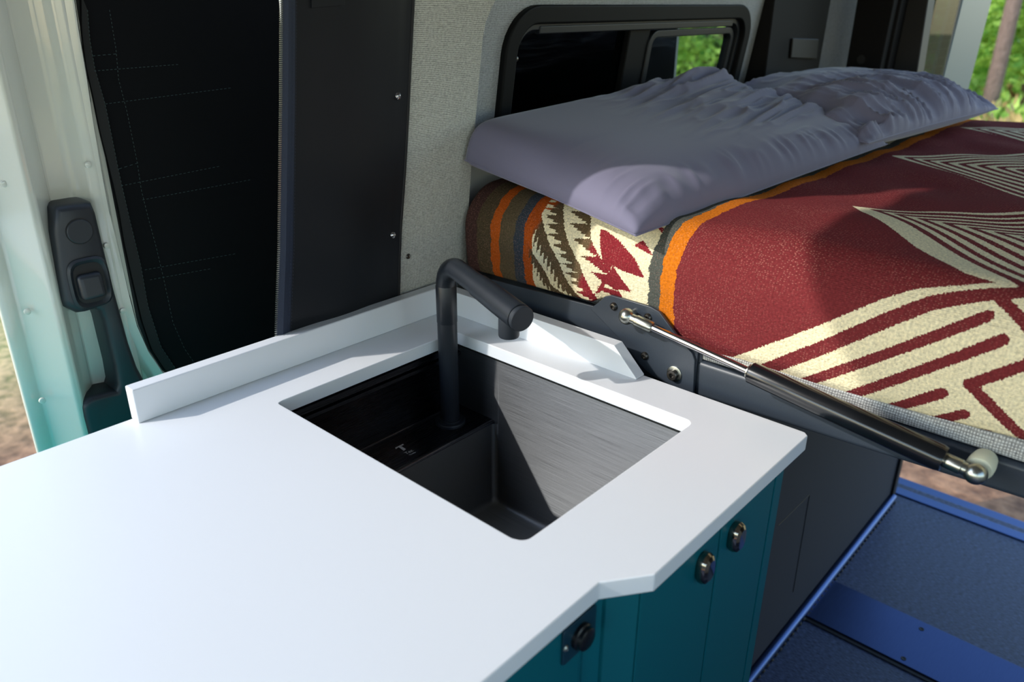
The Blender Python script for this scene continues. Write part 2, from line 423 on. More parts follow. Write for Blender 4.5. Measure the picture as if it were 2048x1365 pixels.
# outer skin, other side, ceiling, front
bm = bmesh.new()
panel_with_hole(bm, [Vector((0.60, 1.03, -0.25)), Vector((2.30, 1.03, -0.25)), Vector((2.30, 0.90, 1.95)), Vector((0.60, 0.90, 1.95))],
                [Vector((x, 1.03 - .13 * (z + .25) / 2.2, z)) for x, z in rrect((WX0 + .02, WZ0 + .02), (WX1 - .02, WZ1 - .02), 0.05)], (0, .012, 0))
struct(obj('wall_left_skin', bm, M_outskin, smooth=False))
bm = bmesh.new(); bx(bm, -2.2, 2.4, -0.90, 0.93, 1.90, 1.96); struct(obj('ceiling', bm, M_ceil, smooth=False))
bm = bmesh.new()
panel_with_hole(bm, [Vector((x, -0.90, z)) for x, z in ((-1.3, -.04), (2.38, -.04), (2.38, 1.9), (-1.3, 1.9))], [Vector((x, -0.90, z)) for x, z in rrect((-0.9, 0.95), (0.9, 1.75), .08)], (0, -.04, 0))  # window opening added out of view to let more daylight in
struct(obj('wall_right', bm, M_fabB, smooth=False))
# header over the side doorway, front door post
bm = bmesh.new(); bx(bm, -1.0, 0.62, 0.79, 0.90, 1.83, 1.90); struct(obj('wall_left_header', bm, M_paint, bevel=.02))
bm = bmesh.new(); bx(bm, -1.1, -0.85, 0.85, 0.95, -0.04, 1.90); struct(obj('trim_5', bm, M_paint, bevel=.02))
bm = bmesh.new(); bx(bm, -2.2, -2.1, -0.9, 0.93, -0.04, 0.95); struct(obj('wall_front', bm, M_fabB, smooth=False))
# rear sill strips
for i, (x0, x1, z, mt) in enumerate(((2.30, 2.345, 0.004, M_alu), (2.345, 2.385, -0.006, M_floor), (2.385, 2.44, -0.016, M_alu), (2.44, 2.50, -0.05, M_alu))):
    bm = bmesh.new(); bx(bm, x0 + 0.003, x1, -0.86, 0.80, -0.08, z); struct(obj('trim_%d' % (6 + i), bm, mt, bevel=.003))

# ------------------------------------------------------------------ window_1
def build_window():
    root = bpy.data.objects.new('window_1', None); C.objects.link(root); root.location = (1.4, 0.93, 1.25); root.matrix_world = Matrix.Translation(root.location)
    root['kind'] = 'structure'
    def ring(name, c0, c1, r, w, o0, th, mat, bev=0.004):
        (x0, z0), (x1, z1) = c0, c1
        bm = bmesh.new()
        panel_with_hole(bm, [ptB(x, z, o0) for x, z in rrect(c0, c1, r)], [ptB(x, z, o0) for x, z in rrect((x0 + w, z0 + w), (x1 - w, z1 - w), max(r - w, .008))], (0, th, 0))
        return obj(name, bm, mat, root, bevel=bev)
    ring('outer_frame', (WX0, WZ0), (WX1, WZ1), .075, .030, -.012, .03, M_glass_frame)
    ring('inner_frame', (WX0 + .028, WZ0 + .026), (WX1 - .026, WZ1 - .026), .05, .014, .000, .03, M_plast, .002)
    a = onB((1312, 40)); b = onB((1468, 52))
    ring('sliding_sash', (a.x, WZ0 + .05), (WX1 - .045, WZ1 - .048), .03, .014, .006, .02, M_plast, .002)
    # fixed pane and sliding pane
    bm = bmesh.new(); prism(bm, [ptB(x, z, .026) for x, z in ((WX0 + .03, WZ0 + .03), (a.x + .02, WZ0 + .03), (a.x + .02, WZ1 - .045), (WX0 + .03, WZ1 - .045))], (0, .004, 0))
    obj('glass_pane', bm, M_glassdark, root, smooth=False)
    bm = bmesh.new(); prism(bm, [ptB(x, z, .016) for x, z in ((a.x + .01, WZ0 + .06), (WX1 - .055, WZ0 + .06), (WX1 - .055, WZ1 - .058), (a.x + .01, WZ1 - .058))], (0, .004, 0))
    obj('glass_pane', bm, M_glass, root, smooth=False)
    c = onB((1270, 60)); d = onB((1309, 60))
    bm = bmesh.new(); prism(bm, [ptB(x, z, .010) for x, z in ((c.x, WZ0 + .03), (a.x + .004, WZ0 + .03), (a.x + .004, WZ1 - .04), (c.x, WZ1 - .04))], (0, .014, 0))
    obj('mullion', bm, M_glass_frame, root, bevel=.003)
    bm = bmesh.new(); prism(bm, [ptB(x, z, -.002) for x, z in ((WX0 + .09, WZ1 - .046), (WX1 - .08, WZ1 - .046), (WX1 - .08, WZ1 - .033), (WX0 + .09, WZ1 - .033))], (0, .012, 0))
    obj('top_track', bm, M_plast, root, bevel=.002)
    for px in ((1117, 31), (1202, 29), (1275, 28), (1345, 28), (1404, 28), (1460, 28), (1032, 118), (1018, 238)):
        p = onB(px, -.003); bm = bmesh.new(); lathe(bm, p, (0, -1, 0), [(0, .004), (.002, .004), (.003, .002), (.003, 0)], 12)
        obj('screw', bm, M_bolt, root)
build_window()

# ------------------------------------------------------------------ sliding door, open, beyond the wall
def build_door():
    D = 1.14
    root = bpy.data.objects.new('door_1', None); C.objects.link(root); root.matrix_world = Matrix.Translation((0.9, D + .03, 0.2)); root.location = (0.9, D + .03, 0.2)
    root['kind'] = 'structure'
    def xo(px): return on_y(px, D).x
    e0 = xo((24, 800)); e1 = xo((66, 826)); e2 = xo((112, 700)); e3 = xo((140, 300))
    rim0, rim1 = xo((212, 470)), xo((226, 460))
    xT = on_y((1335, 120), D + .06).x
    # slab
    bm = bmesh.new(); bx(bm, rim0 - .02, xT, D + .025, D + .09, -0.3, 1.75)
    obj('door_skin', bm, M_outskin, root, bevel=.01)
    # folded leading edge, swept along its height
    prof = [(e0 + .004, D + .075), (e0, D + .020), (e0 + .001, D + .012), (e0 + .006, D + .010), (e1 - .008, D + .010), (e1 - .002, D + .012), (e1 + .004, D + .014), (e2 - .008, D - .014), (e2 - .002, D - .018), (e2 + .006, D - .016), (e2 + .022, D + .016), (e2 + .030, D + .022),
            (rim0 - .040, D + .024), (rim0 - .028, D + .018), (rim0 - .020, D + .006), (rim0 - .010, D + .002), (rim0, D + .006), (rim0 + .004, D + .016), (rim0 + .02, D + .020), (rim0 + .02, D + .075)]
    prof = [(x * y / D if k < 11 else x, y) for k, (x, y) in enumerate(prof)]
    prof = [q for k, q in enumerate(prof) if k < 11 or q[0] > prof[10][0] + .003]
    bm = bmesh.new(); prism(bm, [Vector((x, y, -0.3)) for x, y in prof], (0.02, 0, 2.05))
    obj('door_frame', bm, M_paint, root, bevel=.003, bseg=3)
    # inner rim running down and round the lower corner
    rim_px = [(150, -10), (160, 60), (177, 160), (190, 250), (205, 340), (220, 420), (240, 500), (258, 580), (276, 650), (298, 700), (326, 742), (346, 757), (400, 800), (470, 830)]
    rim_px = [(x, y) for x, y in rim_px]
    rim = [on_y(p, D + .006) for p in rim_px]; rim = [Vector((rim[0].x + .004, D + .006, 1.72))] + rim
    bm = bmesh.new()
    n = len(rim); rings = []
    for i, p in enumerate(rim):
        d = (rim[min(i + 1, n - 1)] - rim[max(i - 1, 0)]).normalized(); s = Vector((d.z, 0, -d.x))      # toward the left / outside
        if s.x > 0: s = -s
        rings.append([bm.verts.new(p + s * a + Vector((0, b, 0))) for a, b in ((0, .02), (0, .002), (.003, -.003), (.014, -.003), (.020, .002), (.024, .02))])
    for a, b in zip(rings, rings[1:]):
        for k in range(5): bm.faces.new((a[k], a[k + 1], b[k + 1], b[k]))
    obj('inner_rim', bm, M_paint, root, angle=50)
    # black gasket area and padded cover
    seal = [on_y(p, D + .018) for p in rim_px]
    bm = bmesh.new(); prism(bm, seal + [Vector((xT - .03, D + .018, seal[-1].z)), Vector((xT - .03, D + .018, 1.72)), Vector((seal[0].x + .004, D + .018, 1.72))], (0, .01, 0))
    bmesh.ops.triangulate(bm, faces=[f for f in bm.faces if len(f.verts) > 4])
    obj('gasket', bm, M_rubber, root, smooth=False)
    outer_px = [(163, -10), (164, 60), (172, 130), (186, 190), (200, 260), (215, 320), (228, 372), (238, 420), (250, 490), (268, 570), (284, 640), (304, 700), (330, 740), (360, 765), (430, 800)]
    cov = [on_y(p, D + .012) for p in outer_px]
    bm = bmesh.new(); prism(bm, cov + [Vector((xT - .04, D + .012, cov[-1].z)), Vector((xT - .04, D + .012, 1.70)), Vector((cov[0].x + .004, D + .012, 1.70))], (0, .008, 0))
    bmesh.ops.triangulate(bm, faces=[f for f in bm.faces if len(f.verts) > 4])
    cv = obj('window_cover', bm, M_cover, root, smooth=False)
    st1 = [(175, 20), (180, 82), (190, 138), (211, 211), (236, 336), (244, 372), (259, 438), (282, 533), (296, 613), (322, 694), (354, 742)]
    st2 = [(219, 20), (232, 99), (237, 158), (254, 224), (274, 323), (283, 382), (298, 442), (312, 493), (328, 561), (346, 646), (369, 698), (391, 730)]
    # binding strip between the cover's edge and its first seam
    bm = bmesh.new()
    def resample(pxs, n):
        P = [Vector((x, y)) for x, y in pxs]; Ls = [0]
        for a, b in zip(P, P[1:]): Ls.append(Ls[-1] + (b - a).length)
        out = []
        for k in range(n):
            t = Ls[-1] * k / (n - 1); i = max(j for j in range(len(P) - 1) if Ls[j] <= t + 1e-6)
            out.append(P[i].lerp(P[i + 1], (t - Ls[i]) / (Ls[i + 1] - Ls[i])))
        return out
    A = resample(outer_px[:-1], 40); B = resample(st1, 40)
    va = [bm.verts.new(on_y(p, D + .0115)) for p in A]; vb = [bm.verts.new(on_y(p, D + .009)) for p in B]; vc = [bm.verts.new(on_y(p, D + .0125)) for p in B]
    for i in range(39): bm.faces.new((va[i], va[i + 1], vb[i + 1], vb[i])); bm.faces.new((vb[i], vb[i + 1], vc[i + 1], vc[i]))
    obj('binding', bm, M_coveredge, cv)
    hs = [[(188, 142), (356, 129)], [(211, 208), (461, 176)], [(242, 372), (438, 333)], [(285, 400), (500, 360)], [(290, 540), (470, 508)], [(300, 560), (420, 538)], [(238, 338), (276, 326)], [(185, 112), (232, 108)]]
    for pxs in [st1, st2] + hs:
        bm = bmesh.new(); Ln = sum((Vector(a) - Vector(b)).length for a, b in zip(pxs, pxs[1:])); k = int(Ln / 8)
        R_ = resample(pxs, k * 2)
        for i in range(0, k * 2 - 1, 2):
            tube(bm, [on_y(R_[i], D + .0085), on_y(R_[i + 1], D + .0085)], .00045, 5)
        obj('stitching', bm, M_thread, cv)
    # handle moulding
    hp = [(105, 418), (112, 411), (172, 402), (181, 404), (190, 425), (206, 493), (226, 574), (241, 629), (256, 684), (274, 735), (290, 765), (300, 772), (330, 850), (340, 900), (185, 920), (172, 871), (162, 834), (159, 815), (163, 801), (179, 790), (205, 783), (228, 779), (231, 768), (225, 732), (215, 691), (203, 640), (195, 622), (186, 619), (168, 624), (153, 626), (126, 613), (121, 600), (111, 534), (102, 464)]
    def inset(P, k):
        n = len(P); out = []
        area = sum(P[i].x * P[(i + 1) % n].z - P[(i + 1) % n].x * P[i].z for i in range(n)); sg = 1 if area > 0 else -1
        for i in range(n):
            a, b, c = P[i - 1], P[i], P[(i + 1) % n]
            d1 = Vector((b.x - a.x, b.z - a.z)).normalized(); d2 = Vector((c.x - b.x, c.z - b.z)).normalized()
            n1 = Vector((-d1.y, d1.x)) * sg; n2 = Vector((-d2.y, d2.x)) * sg
            m = (n1 + n2); m = m / max(m.length_squared / 2, .6)
            out.append(Vector((b.x + m.x * k, b.y, b.z + m.y * k)))
        return out
    P0 = [on_y(p, D - .012) for p in hp]
    lay = [[q + Vector((0, .036, 0)) for q in P0], [q + Vector((0, .002, 0)) for q in P0], [q + Vector((0, -.004, 0)) for q in inset(P0, .0018)], [q + Vector((0, -.008, 0)) for q in inset(P0, .0045)], [q + Vector((0, -.0098, 0)) for q in inset(P0, .0085)]]
    bm = bmesh.new(); rg = [[bm.verts.new(q) for q in l] for l in lay]
    for a, b in zip(rg, rg[1:]):
        for i in range(len(hp)):
            l = (i + 1) % len(hp); bm.faces.new((a[i], a[l], b[l], b[i]))
    ee = [bm.edges.get((rg[-1][i], rg[-1][(i + 1) % len(hp)])) for i in range(len(hp))]
    bmesh.ops.triangle_fill(bm, use_beauty=True, use_dissolve=False, edges=ee)
    hd = obj('door_handle', bm, M_plast, root, angle=42)
    # recess bowl and knob
    pc = on_y((181, 566), D - .024)
    bm = bmesh.new()
    n = 36; r0 = []; r1 = []; r2 = []
    for k in range(n):
        t = 2 * math.pi * k / n; c_, s_ = math.cos(t), math.sin(t)
        q = (abs(c_) ** 4 + abs(s_) ** 4) ** -.25
        r0.append(bm.verts.new(pc + Vector((c_ * .027 * q, 0, s_ * .036 * q))))
        r1.append(bm.verts.new(pc + Vector((c_ * .024 * q, -.003, s_ * .033 * q))))
        r2.append(bm.verts.new(pc + Vector((c_ * .019 * q, .001, s_ * .027 * q))))
    for a, b in ((r0, r1), (r1, r2)):
        for k in range(n): l = (k + 1) % n; bm.faces.new((a[k], a[l], b[l], b[k]))
    obj('bezel', bm, M_plast, hd, angle=60)
    bm = bmesh.new(); prism(bm, [pc + Vector((math.cos(t) * .020 * ((abs(math.cos(t)) ** 4 + abs(math.sin(t)) ** 4) ** -.25), .0, math.sin(t) * .028 * ((abs(math.cos(t)) ** 4 + abs(math.sin(t)) ** 4) ** -.25))) for t in [2 * math.pi * k / 28 for k in range(28)]], (0, .001, 0))
    obj('recess', bm, M_rubber, hd)
    kp = on_y((187, 571), D - .034)
    bm = bmesh.new(); bx(bm, kp.x - .017, kp.x + .015, kp.y - .004, kp.y + .016, kp.z - .019, kp.z + .016)
    for v in bm.verts:
        if v.co.z > kp.z and v.co.y < kp.y: v.co.y += .006
    kb = obj('latch_knob', bm, M_plast, hd); md = kb.modifiers.new('b', 'BEVEL'); md.width = .006; md.segments = 4; md.limit_method = 'ANGLE'; md.angle_limit = math.radians(30)
    pc2 = on_y((159, 463), D - .0215)
    bm = bmesh.new(); lathe(bm, pc2, (0, -1, 0), [(0, .0165), (.0022, .0165), (.003, .0155), (.003, 0)], 32)
    obj('screw_cap', bm, M_plast, hd)
    bm = bmesh.new(); lathe(bm, pc2, (0, -1, 0), [(0, .0178), (.0014, .0178), (.0014, .0165), (0, .0165)], 32)
    obj('cap_groove', bm, M_rubber, hd)
    for px in ((176, 330), (8, 368), (55, 624), (85, 802), (214, 492), (246, 622)):
        p = on_y(px, D); yy = D - .001 if px[0] < 100 else D + .001
        p = on_y(px, yy)
        bm = bmesh.new(); lathe(bm, p + Vector((0, .002, 0)), (0, -1, 0), [(0, .0045), (.003, .0042), (.0036, .003), (.0036, 0)], 14)
        obj('paint_dimple', bm, M_paint, root)
build_door()

# ------------------------------------------------------------------ rear door and its glass
def build_rear_door():
    root = bpy.data.objects.new('door_2', None); C.objects.link(root); root['kind'] = 'structure'
    a = on_x((1838, 160), 2.50); y0 = a.y
    root.matrix_world = Matrix.Translation((2.8, y0, 0.0)); root.location = (2.8, y0, 0)
    slope = Vector((1, -0.06, 0)).normalized(); nrm = Vector((slope.y, -slope.x, 0))
    o = Vector((2.50, y0, 0))
    def onD(p, k=0.0): return on_plane(p, o + nrm * k, nrm)
    def vert(px_b, px_t, z0, z1, k=0.0):
        A, B = onD(px_b, k), onD(px_t, k)
        def e(z): return A + (B - A) * ((z - A.z) / (B.z - A.z))
        return e(z0), e(z1)
    def slab(name, lb, lt, rb, rt, z0, z1, k, th, mat, par=root):
        a0, a1 = vert(lb, lt, z0, z1, k); b0, b1 = vert(rb, rt, z0, z1, k)
        bm = bmesh.new(); prism(bm, [a0, b0, b1, a1], -nrm * th); return obj(name, bm, mat, par, bevel=.003)
    slab('tan_reflection', (1827, 150), (1853, 0), (1840, 150), (1876, 0), -.1, 1.8, 0, .03, M_tanrefl)  # tan slab stands in for the grass reflection beside the glass
    g = slab('glass_pane', (1838, 150), (1872, 0), (1884, 157), (1920, 0), .9, 1.7, .004, .004, M_glassrear)
    slab('lower_panel', (1838, 150), (1872, 0), (1884, 157), (1920, 0), -.4, .88, .002, .03, M_doorframe)
    slab('glass_edge', (1880, 157), (1918, 0), (1888, 157), (1927, 0), .88, 1.72, -.004, .02, M_rubber)
    slab('door_frame', (1887, 157), (1926, 0), (1938, 175), (1984, 0), -.4, 1.8, -.002, .04, M_doorframe)
    slab('frame_bead', (1887, 157), (1926, 0), (1896, 157), (1938, 0), -.4, 1.8, -.012, .02, M_doorframe)
    for i in range(9):
        y = 12 + i * 17
        l = (1872 - (y) * .215, y + 8); r = (1918 - y * .235, y)
        bm = bmesh.new(); tube(bm, [onD(l, -.001), onD(r, -.001)], .0009, 6); obj('heater_wire', bm, M_heater, g)
build_rear_door()

# ------------------------------------------------------------------ curtain
def build_curtain():
    root = thing('curtain', 'black vinyl curtain hanging on the fabric pillar with zipper along its left edge', 'curtain', (0.66, 0.925, 0.97))
    top = -640
    L_px = [(566, top), (563, -60), (563, 0), (562, 200), (560, 350), (558, 500), (554, 610), (551, 700), (548, 760)]
    R_px = [(860, top), (831, -60), (828, 0), (822, 120), (816, 250), (811, 340), (803, 450), (800, 520), (799, 600), (799, 680)]
    def interp(P, y):
        for (x0, y0), (x1, y1) in zip(P, P[1:]):
            if y0 <= y <= y1: return x0 + (x1 - x0) * (y - y0) / (y1 - y0)
        return P[-1][0]
    NU, NV = 40, 110
    V = []; F = []
    for j in range(NV + 1):
        t = j / NV
        for i in range(NU + 1):
            u = i / NU
            yl = top + t * (760 - top); yr = top + t * (680 - top)
            yy = yl + (yr - yl) * u
            x = interp(L_px, yl) * (1 - u) + interp(R_px, yr) * u
            b = -.004 - .006 * math.sin(math.pi * u) * (1 + .5 * math.sin(5 * t + 1)) - .002 * math.sin(9 * u + 3 * t) * math.sin(math.pi * u) * t
            if u > .9: b = -.004
            V.append(onA((x, yy), b))
    for j in range(NV):
        for i in range(NU):
            a = j * (NU + 1) + i; F.append((a, a + 1, a + NU + 2, a + NU + 1))
    o = np_obj('curtain_panel', [tuple(v) for v in V], F, M_vinyl, root)
    md = o.modifiers.new('s', 'SOLIDIFY'); md.thickness = .0015
    bm = bmesh.new(); prism(bm, [onA(q, -.0115) for q in ((624, -30), (624, 16), (690, 11), (690, -30))], (0, .002, 0))
    obj('sewn_patch', bm, M_vinyl, root, bevel=.0006)
    # zipper tape and teeth
    P = [(562 + (interp(L_px, y) - 562), y) for y in range(top, 761, 20)]
    bm = bmesh.new(); va = []; vb = []; vc = []
    for x, y in P:
        va.append(bm.verts.new(onA((x - 1, y), -.006))); vb.append(bm.verts.new(onA((x + 14, y), -.011))); vc.append(bm.verts.new(onA((x + 28, y), -.0085)))
    for i in range(len(P) - 1):
        bm.faces.new((va[i], va[i + 1], vb[i + 1], vb[i])); bm.faces.new((vb[i], vb[i + 1], vc[i + 1], vc[i]))
    zt = obj('zipper_tape', bm, M_tape, root)
    bm = bmesh.new()
    y = top + 5.0
    while y < 700:
        x = interp(L_px, y); p = onA((x, y), -.007)
        bx(bm, p.x - .0022, p.x + .0012, p.y - .0008, p.y + .0008, p.z - .0006, p.z + .0006); y += 4.2
    tz = obj('zipper_teeth', bm, M_zinc, zt, smooth=False); tz['kind'] = 'stuff'
    for dx in (24, 30):
        bm = bmesh.new(); y = top + 5.0
        while y < 680:
            x = interp(L_px, y) + dx
            tube(bm, [onA((x, y), -.0105), onA((x, y + 4), -.0105)], .0003, 4); y += 7
        obj('stitching', bm, M_tape, root)
    bm = bmesh.new(); tube(bm, [onA((interp(R_px, y) - 2, y), -.004) for y in range(top, 660, 15)], .0028, 10)
    obj('piping', bm, M_rubber, root)
    for px in ((795, 192), (785, 470)):
        p = onA(px, -.006); bm = bmesh.new(); lathe(bm, p, (0, -1, LEAN * -1), [(0, .0052), (.002, .005), (.0035, .0036), (.0042, .0018), (.0032, .0012), (.0032, 0)], 16)
        obj('snap_button', bm, M_chrome, root)
build_curtain()
p = onA((816, 513), 0.0); bm = bmesh.new(); lathe(bm, p, (0, -1, .1), [(0, .0045), (.0012, .0043), (.0022, .003), (.0016, .0015), (.0016, 0)], 16)
tag(obj('screw', bm, M_bolt), 'small silver screw in the grey fabric pillar beside the black curtain', 'screw')

# ------------------------------------------------------------------ countertop
ZT, ZB = 0.92, 0.8995
YB = 0.924
def build_counter():
    root = thing('countertop', 'white solid surface countertop with a cut-out for the sink', 'countertop', (0.4, 0.6, ZB))
    outer = [(-0.75, YB), (0.851, YB), (0.851, 0.290), (0.845, 0.284), (0.509, 0.284), (0.466, 0.315), (-0.75, 0.312)]
    c = ((0.460, 0.403), (0.781, 0.828))
    inner = arc((.781 - .012, .403 + .012), .012, -90, 0, 6) + arc((.781 - .006, .828 - .006), .006, 0, 90, 4) + arc((.46 + .006, .828 - .006), .006, 90, 180, 4) + arc((.46 + .014, .403 + .014), .014, 180, 270, 6)
    bm = bmesh.new(); panel_with_hole(bm, [Vector((x, y, ZB)) for x, y in outer], [Vector((x, y, ZB)) for x, y in inner], (0, 0, ZT - ZB))
    obj('worktop', bm, M_counter, root, bevel=.0016, bseg=3)
    bm = bmesh.new(); bx(bm, 0.314, 0.851, 0.904, 0.924, ZT, ZT + .046)
    obj('upstand', bm, M_counter, root, bevel=.002, bseg=3)
    bm = bmesh.new(); prism(bm, [Vector((0.831, y, z)) for y, z in ((0.904, ZT), (0.904, ZT + .040), (0.562, ZT + .040), (0.522, ZT + .002), (0.522, ZT))], (0.020, 0, 0))
    obj('side_splash', bm, M_counter, root, bevel=.002, bseg=3)
build_counter()

# ------------------------------------------------------------------ sink
ZL, ZF = 0.782, 0.630
SX0, SX1, SY0, SY1 = 0.450, 0.794, 0.393, 0.839
def build_sink():
    root = thing('sink', 'gunmetal undermount sink with a faucet ledge set in the white countertop', 'sink', (0.62, 0.6, ZF - .002))
    # basin: front part below the ledge
    def shell(bm, x0, x1, y0, y1, z0, z1, r, skip=()):
        pl = rrect((x0, y0), (x1, y1), r, 6)
        rb = .010
        lv = [(z1, 0), (z0 + rb, 0), (z0 + rb * .3, rb * .3), (z0, rb)]
        rings = []
        cx_, cy_ = (x0 + x1) / 2, (y0 + y1) / 2
        for z, ins in lv:
            rings.append([bm.verts.new((x + (ins if x < cx_ else -ins), y + (ins if y < cy_ else -ins), z)) for x, y in pl])
        for a, b in zip(rings, rings[1:]):
            for k in range(len(pl)):
                l = (k + 1) % len(pl); bm.faces.new((a[k], b[k], b[l], a[l]))
        bm.faces.new(rings[-1])
    bm = bmesh.new(); shell(bm, SX0, SX1, SY0, 0.757, ZF, .8985, .010)
    cut = [f for f in bm.faces if all(v.co.y > .7473 for v in f.verts) and any(v.co.z > ZL for v in f.verts)]
    low = {v for f in cut for v in f.verts if v.co.z > ZL}
    for v in low:
        v.co.z = ZL - .004
    obj('basin', bm, M_sink, root, angle=50)
    # ledge with a rolled front edge
    bm = bmesh.new()
    pr = [(0.7572, ZL - .006), (0.7578, ZL - .0015), (0.760, ZL + .0003), (0.765, ZL), (SY1 - .003, ZL), (SY1, ZL + .003)]
    rows = [[bm.verts.new((x, y, z)) for y, z in pr] for x in (SX0, SX1)]
    for k in range(len(pr) - 1): bm.faces.new((rows[0][k], rows[0][k + 1], rows[1][k + 1], rows[1][k]))
    lg = obj('ledge', bm, M_sinkledge, root, angle=60)
    # upper walls (front three sides) and the stepped back wall
    for (xa, ya), (xb, yb) in (((SX0, SY1), (SX0, .7470)), ((SX1, .7470), (SX1, SY1))):
        bm = bmesh.new()
        o_ = .0015 if xa > .6 else -.0015
        bx(bm, min(xa, xa + o_), max(xa, xa + o_), .7470, SY1, ZL - .006, .8985)
        obj('side_wall', bm, M_sink, root, smooth=False)
    bm = bmesh.new()
    pr = [(SY1, ZL + .003), (SY1, .870), (.8375, .8725), (.8315, .8745), (.8315, .8800), (.8375, .8815), (.8375, .8845), (.8325, .886), (.8325, .8935), (SY1, .8955), (SY1, .8990)]
    rows = [[bm.verts.new((x, y, z)) for y, z in pr] for x in (SX0, SX1)]
    for k in range(len(pr) - 1): bm.faces.new((rows[0][k], rows[0][k + 1], rows[1][k + 1], rows[1][k]))
    obj('back_wall', bm, M_sinkledge, root, angle=40)
    # flange under the stone
    bm = bmesh.new(); panel_with_hole(bm, [Vector((x, y, .8960)) for x, y in ((SX0 - .02, SY0 - .02), (SX1 + .02, SY0 - .02), (SX1 + .02, SY1 + .02), (SX0 - .02, SY1 + .02))],
                                     [Vector((x, y, .8960)) for x, y in ((SX0, SY0), (SX1, SY0), (SX1, SY1), (SX0, SY1))], (0, 0, .0025))
    obj('flange', bm, M_sink, root, smooth=False)
    # front lip line on the long wall
    bm = bmesh.new(); bx(bm, SX1 - .003, SX1, SY0, SY1, .8905, .8955); obj('rim_lip', bm, M_zinc, root, bevel=.001)
    # etched emblem on the ledge: a T mark, and small lettering
    z = ZL + .0004
    def flat(px_poly, name):
        bm = bmesh.new(); prism(bm, [on_z(q, z) for q in px_poly], (0, 0, .0003)); return obj(name, bm, M_logo, lg, smooth=False)
    c = lambda x, y: (540 + x / 3.1017, 660 + y / 3.1023)
    flat([c(776, 733), c(782, 741), c(798, 729), c(830, 751), c(843, 742), c(812, 722), c(830, 715), c(826, 709)], 'emblem')
    def text(s, px0, px1, size, name):
        cu = bpy.data.curves.new(name, 'FONT'); cu.body = s; cu.size = size; cu.extrude = .00015
        to = bpy.data.objects.new(name, cu); C.objects.link(to)
        bpy.context.view_layer.update()
        dg = bpy.context.evaluated_depsgraph_get(); me = bpy.data.meshes.new_from_object(to.evaluated_get(dg))
        bpy.data.objects.remove(to); bpy.data.curves.remove(cu)
        o2 = bpy.data.objects.new(name, me); C.objects.link(o2); me.materials.clear(); me.materials.append(M_logo)
        a, b = on_z(px0, z), on_z(px1, z); d = (b - a); ang = math.atan2(d.y, d.x)
        mat_ = Matrix.Translation(a) @ Matrix.Rotation(ang, 4, 'Z')
        w = max(v.co.x for v in me.vertices) - min(v.co.x for v in me.vertices)
        k = d.length / w
        me.transform(mat_ @ Matrix.Scale(k, 4)); o2.parent = lg; o2.matrix_parent_inverse = lg.matrix_world.inverted()
        return o2
    text('Tec', c(846, 774), c(890, 752), .01, 'lettering')
    text('Vanlife', c(868, 780), c(905, 762), .006, 'lettering')
build_sink()

# ------------------------------------------------------------------ faucet
def build_faucet():
    base = Vector((0.742, 0.805, ZL))
    root = thing('faucet', 'matt black faucet with bent neck standing on the sink ledge', 'faucet', base)
    top_z = 1.048
    e_px = (1043, 638)
    bend = Vector((base.x, base.y, top_z))
    end = on_z(e_px, 1.030)
    d = (end - bend); d.z = -0.018
    dh = d.normalized()
    R_ = .036
    path = [base + Vector((0, 0, .003)), Vector((base.x, base.y, top_z - R_))]
    c = Vector((base.x, base.y, top_z - R_)) + Vector((dh.x, dh.y, 0)).normalized() * R_
    h = Vector((dh.x, dh.y, 0)).normalized()
    for k in range(1, 13):
        t = math.pi * (1 - k / 12 * .5 * 1.0); path.append(c + h * R_ * math.cos(t) + Vector((0, 0, 1)) * R_ * math.sin(t))
    L1 = (end - path[-1])
    mid = path[-1] + L1 * 0.36
    path.append(mid)
    r = .0150
    bm = bmesh.new(); tube(bm, path[:2], r, 32); obj('post', bm, M_matblack, root)
    bm = bmesh.new(); tube(bm, path[1:], r * 1.0, 32); obj('neck', bm, M_matblack, root)
    bm = bmesh.new(); lathe(bm, Vector((base.x, base.y, .955)), (0, 0, 1), [(0, r + .0003), (.0008, r + .0006), (.058, r + .0006), (.0588, r + .0003)], 32)
    obj('sleeve', bm, M_matblack, root)
    u = L1.normalized(); Lh = (end - mid).length
    bm = bmesh.new(); lathe(bm, mid, u, [(0, r), (.001, r + .0016), (Lh * .5, r + .0026), (Lh - .007, r + .0028), (Lh - .006, r + .002)], 36)
    hd = obj('spray_head', bm, M_matblack, root)
    bm = bmesh.new(); lathe(bm, mid + u * (Lh - .006), u, [(0, r + .001), (.002, r + .001), (.0025, r + .0022), (.0075, r + .0024), (.0085, r + .0016), (.0085, 0)], 36)
    obj('end_cap', bm, M_faucet_cap, hd)
    sp = mid + u * (Lh - .030)
    bm = bmesh.new(); lathe(bm, sp, (0, 0, -1), [(0, .0140), (.036, .0140), (.038, .0132), (.038, .011), (.034, .011), (.034, 0)], 32)
    obj('spout', bm, M_faucet_cap, hd)
    bm = bmesh.new(); lathe(bm, base, (0, 0, 1), [(0, .0245), (.0035, .0245), (.005, .0235), (.0055, .018), (.008, .0175), (.0085, .015)], 40)
    obj('base_flange', bm, M_matblack, root)
    bm = bmesh.new(); ax = mid + u * .05
    bx(bm, -.006, .006, -.0003, .0003, -.0012, .0012)
    bm.free()
build_faucet()

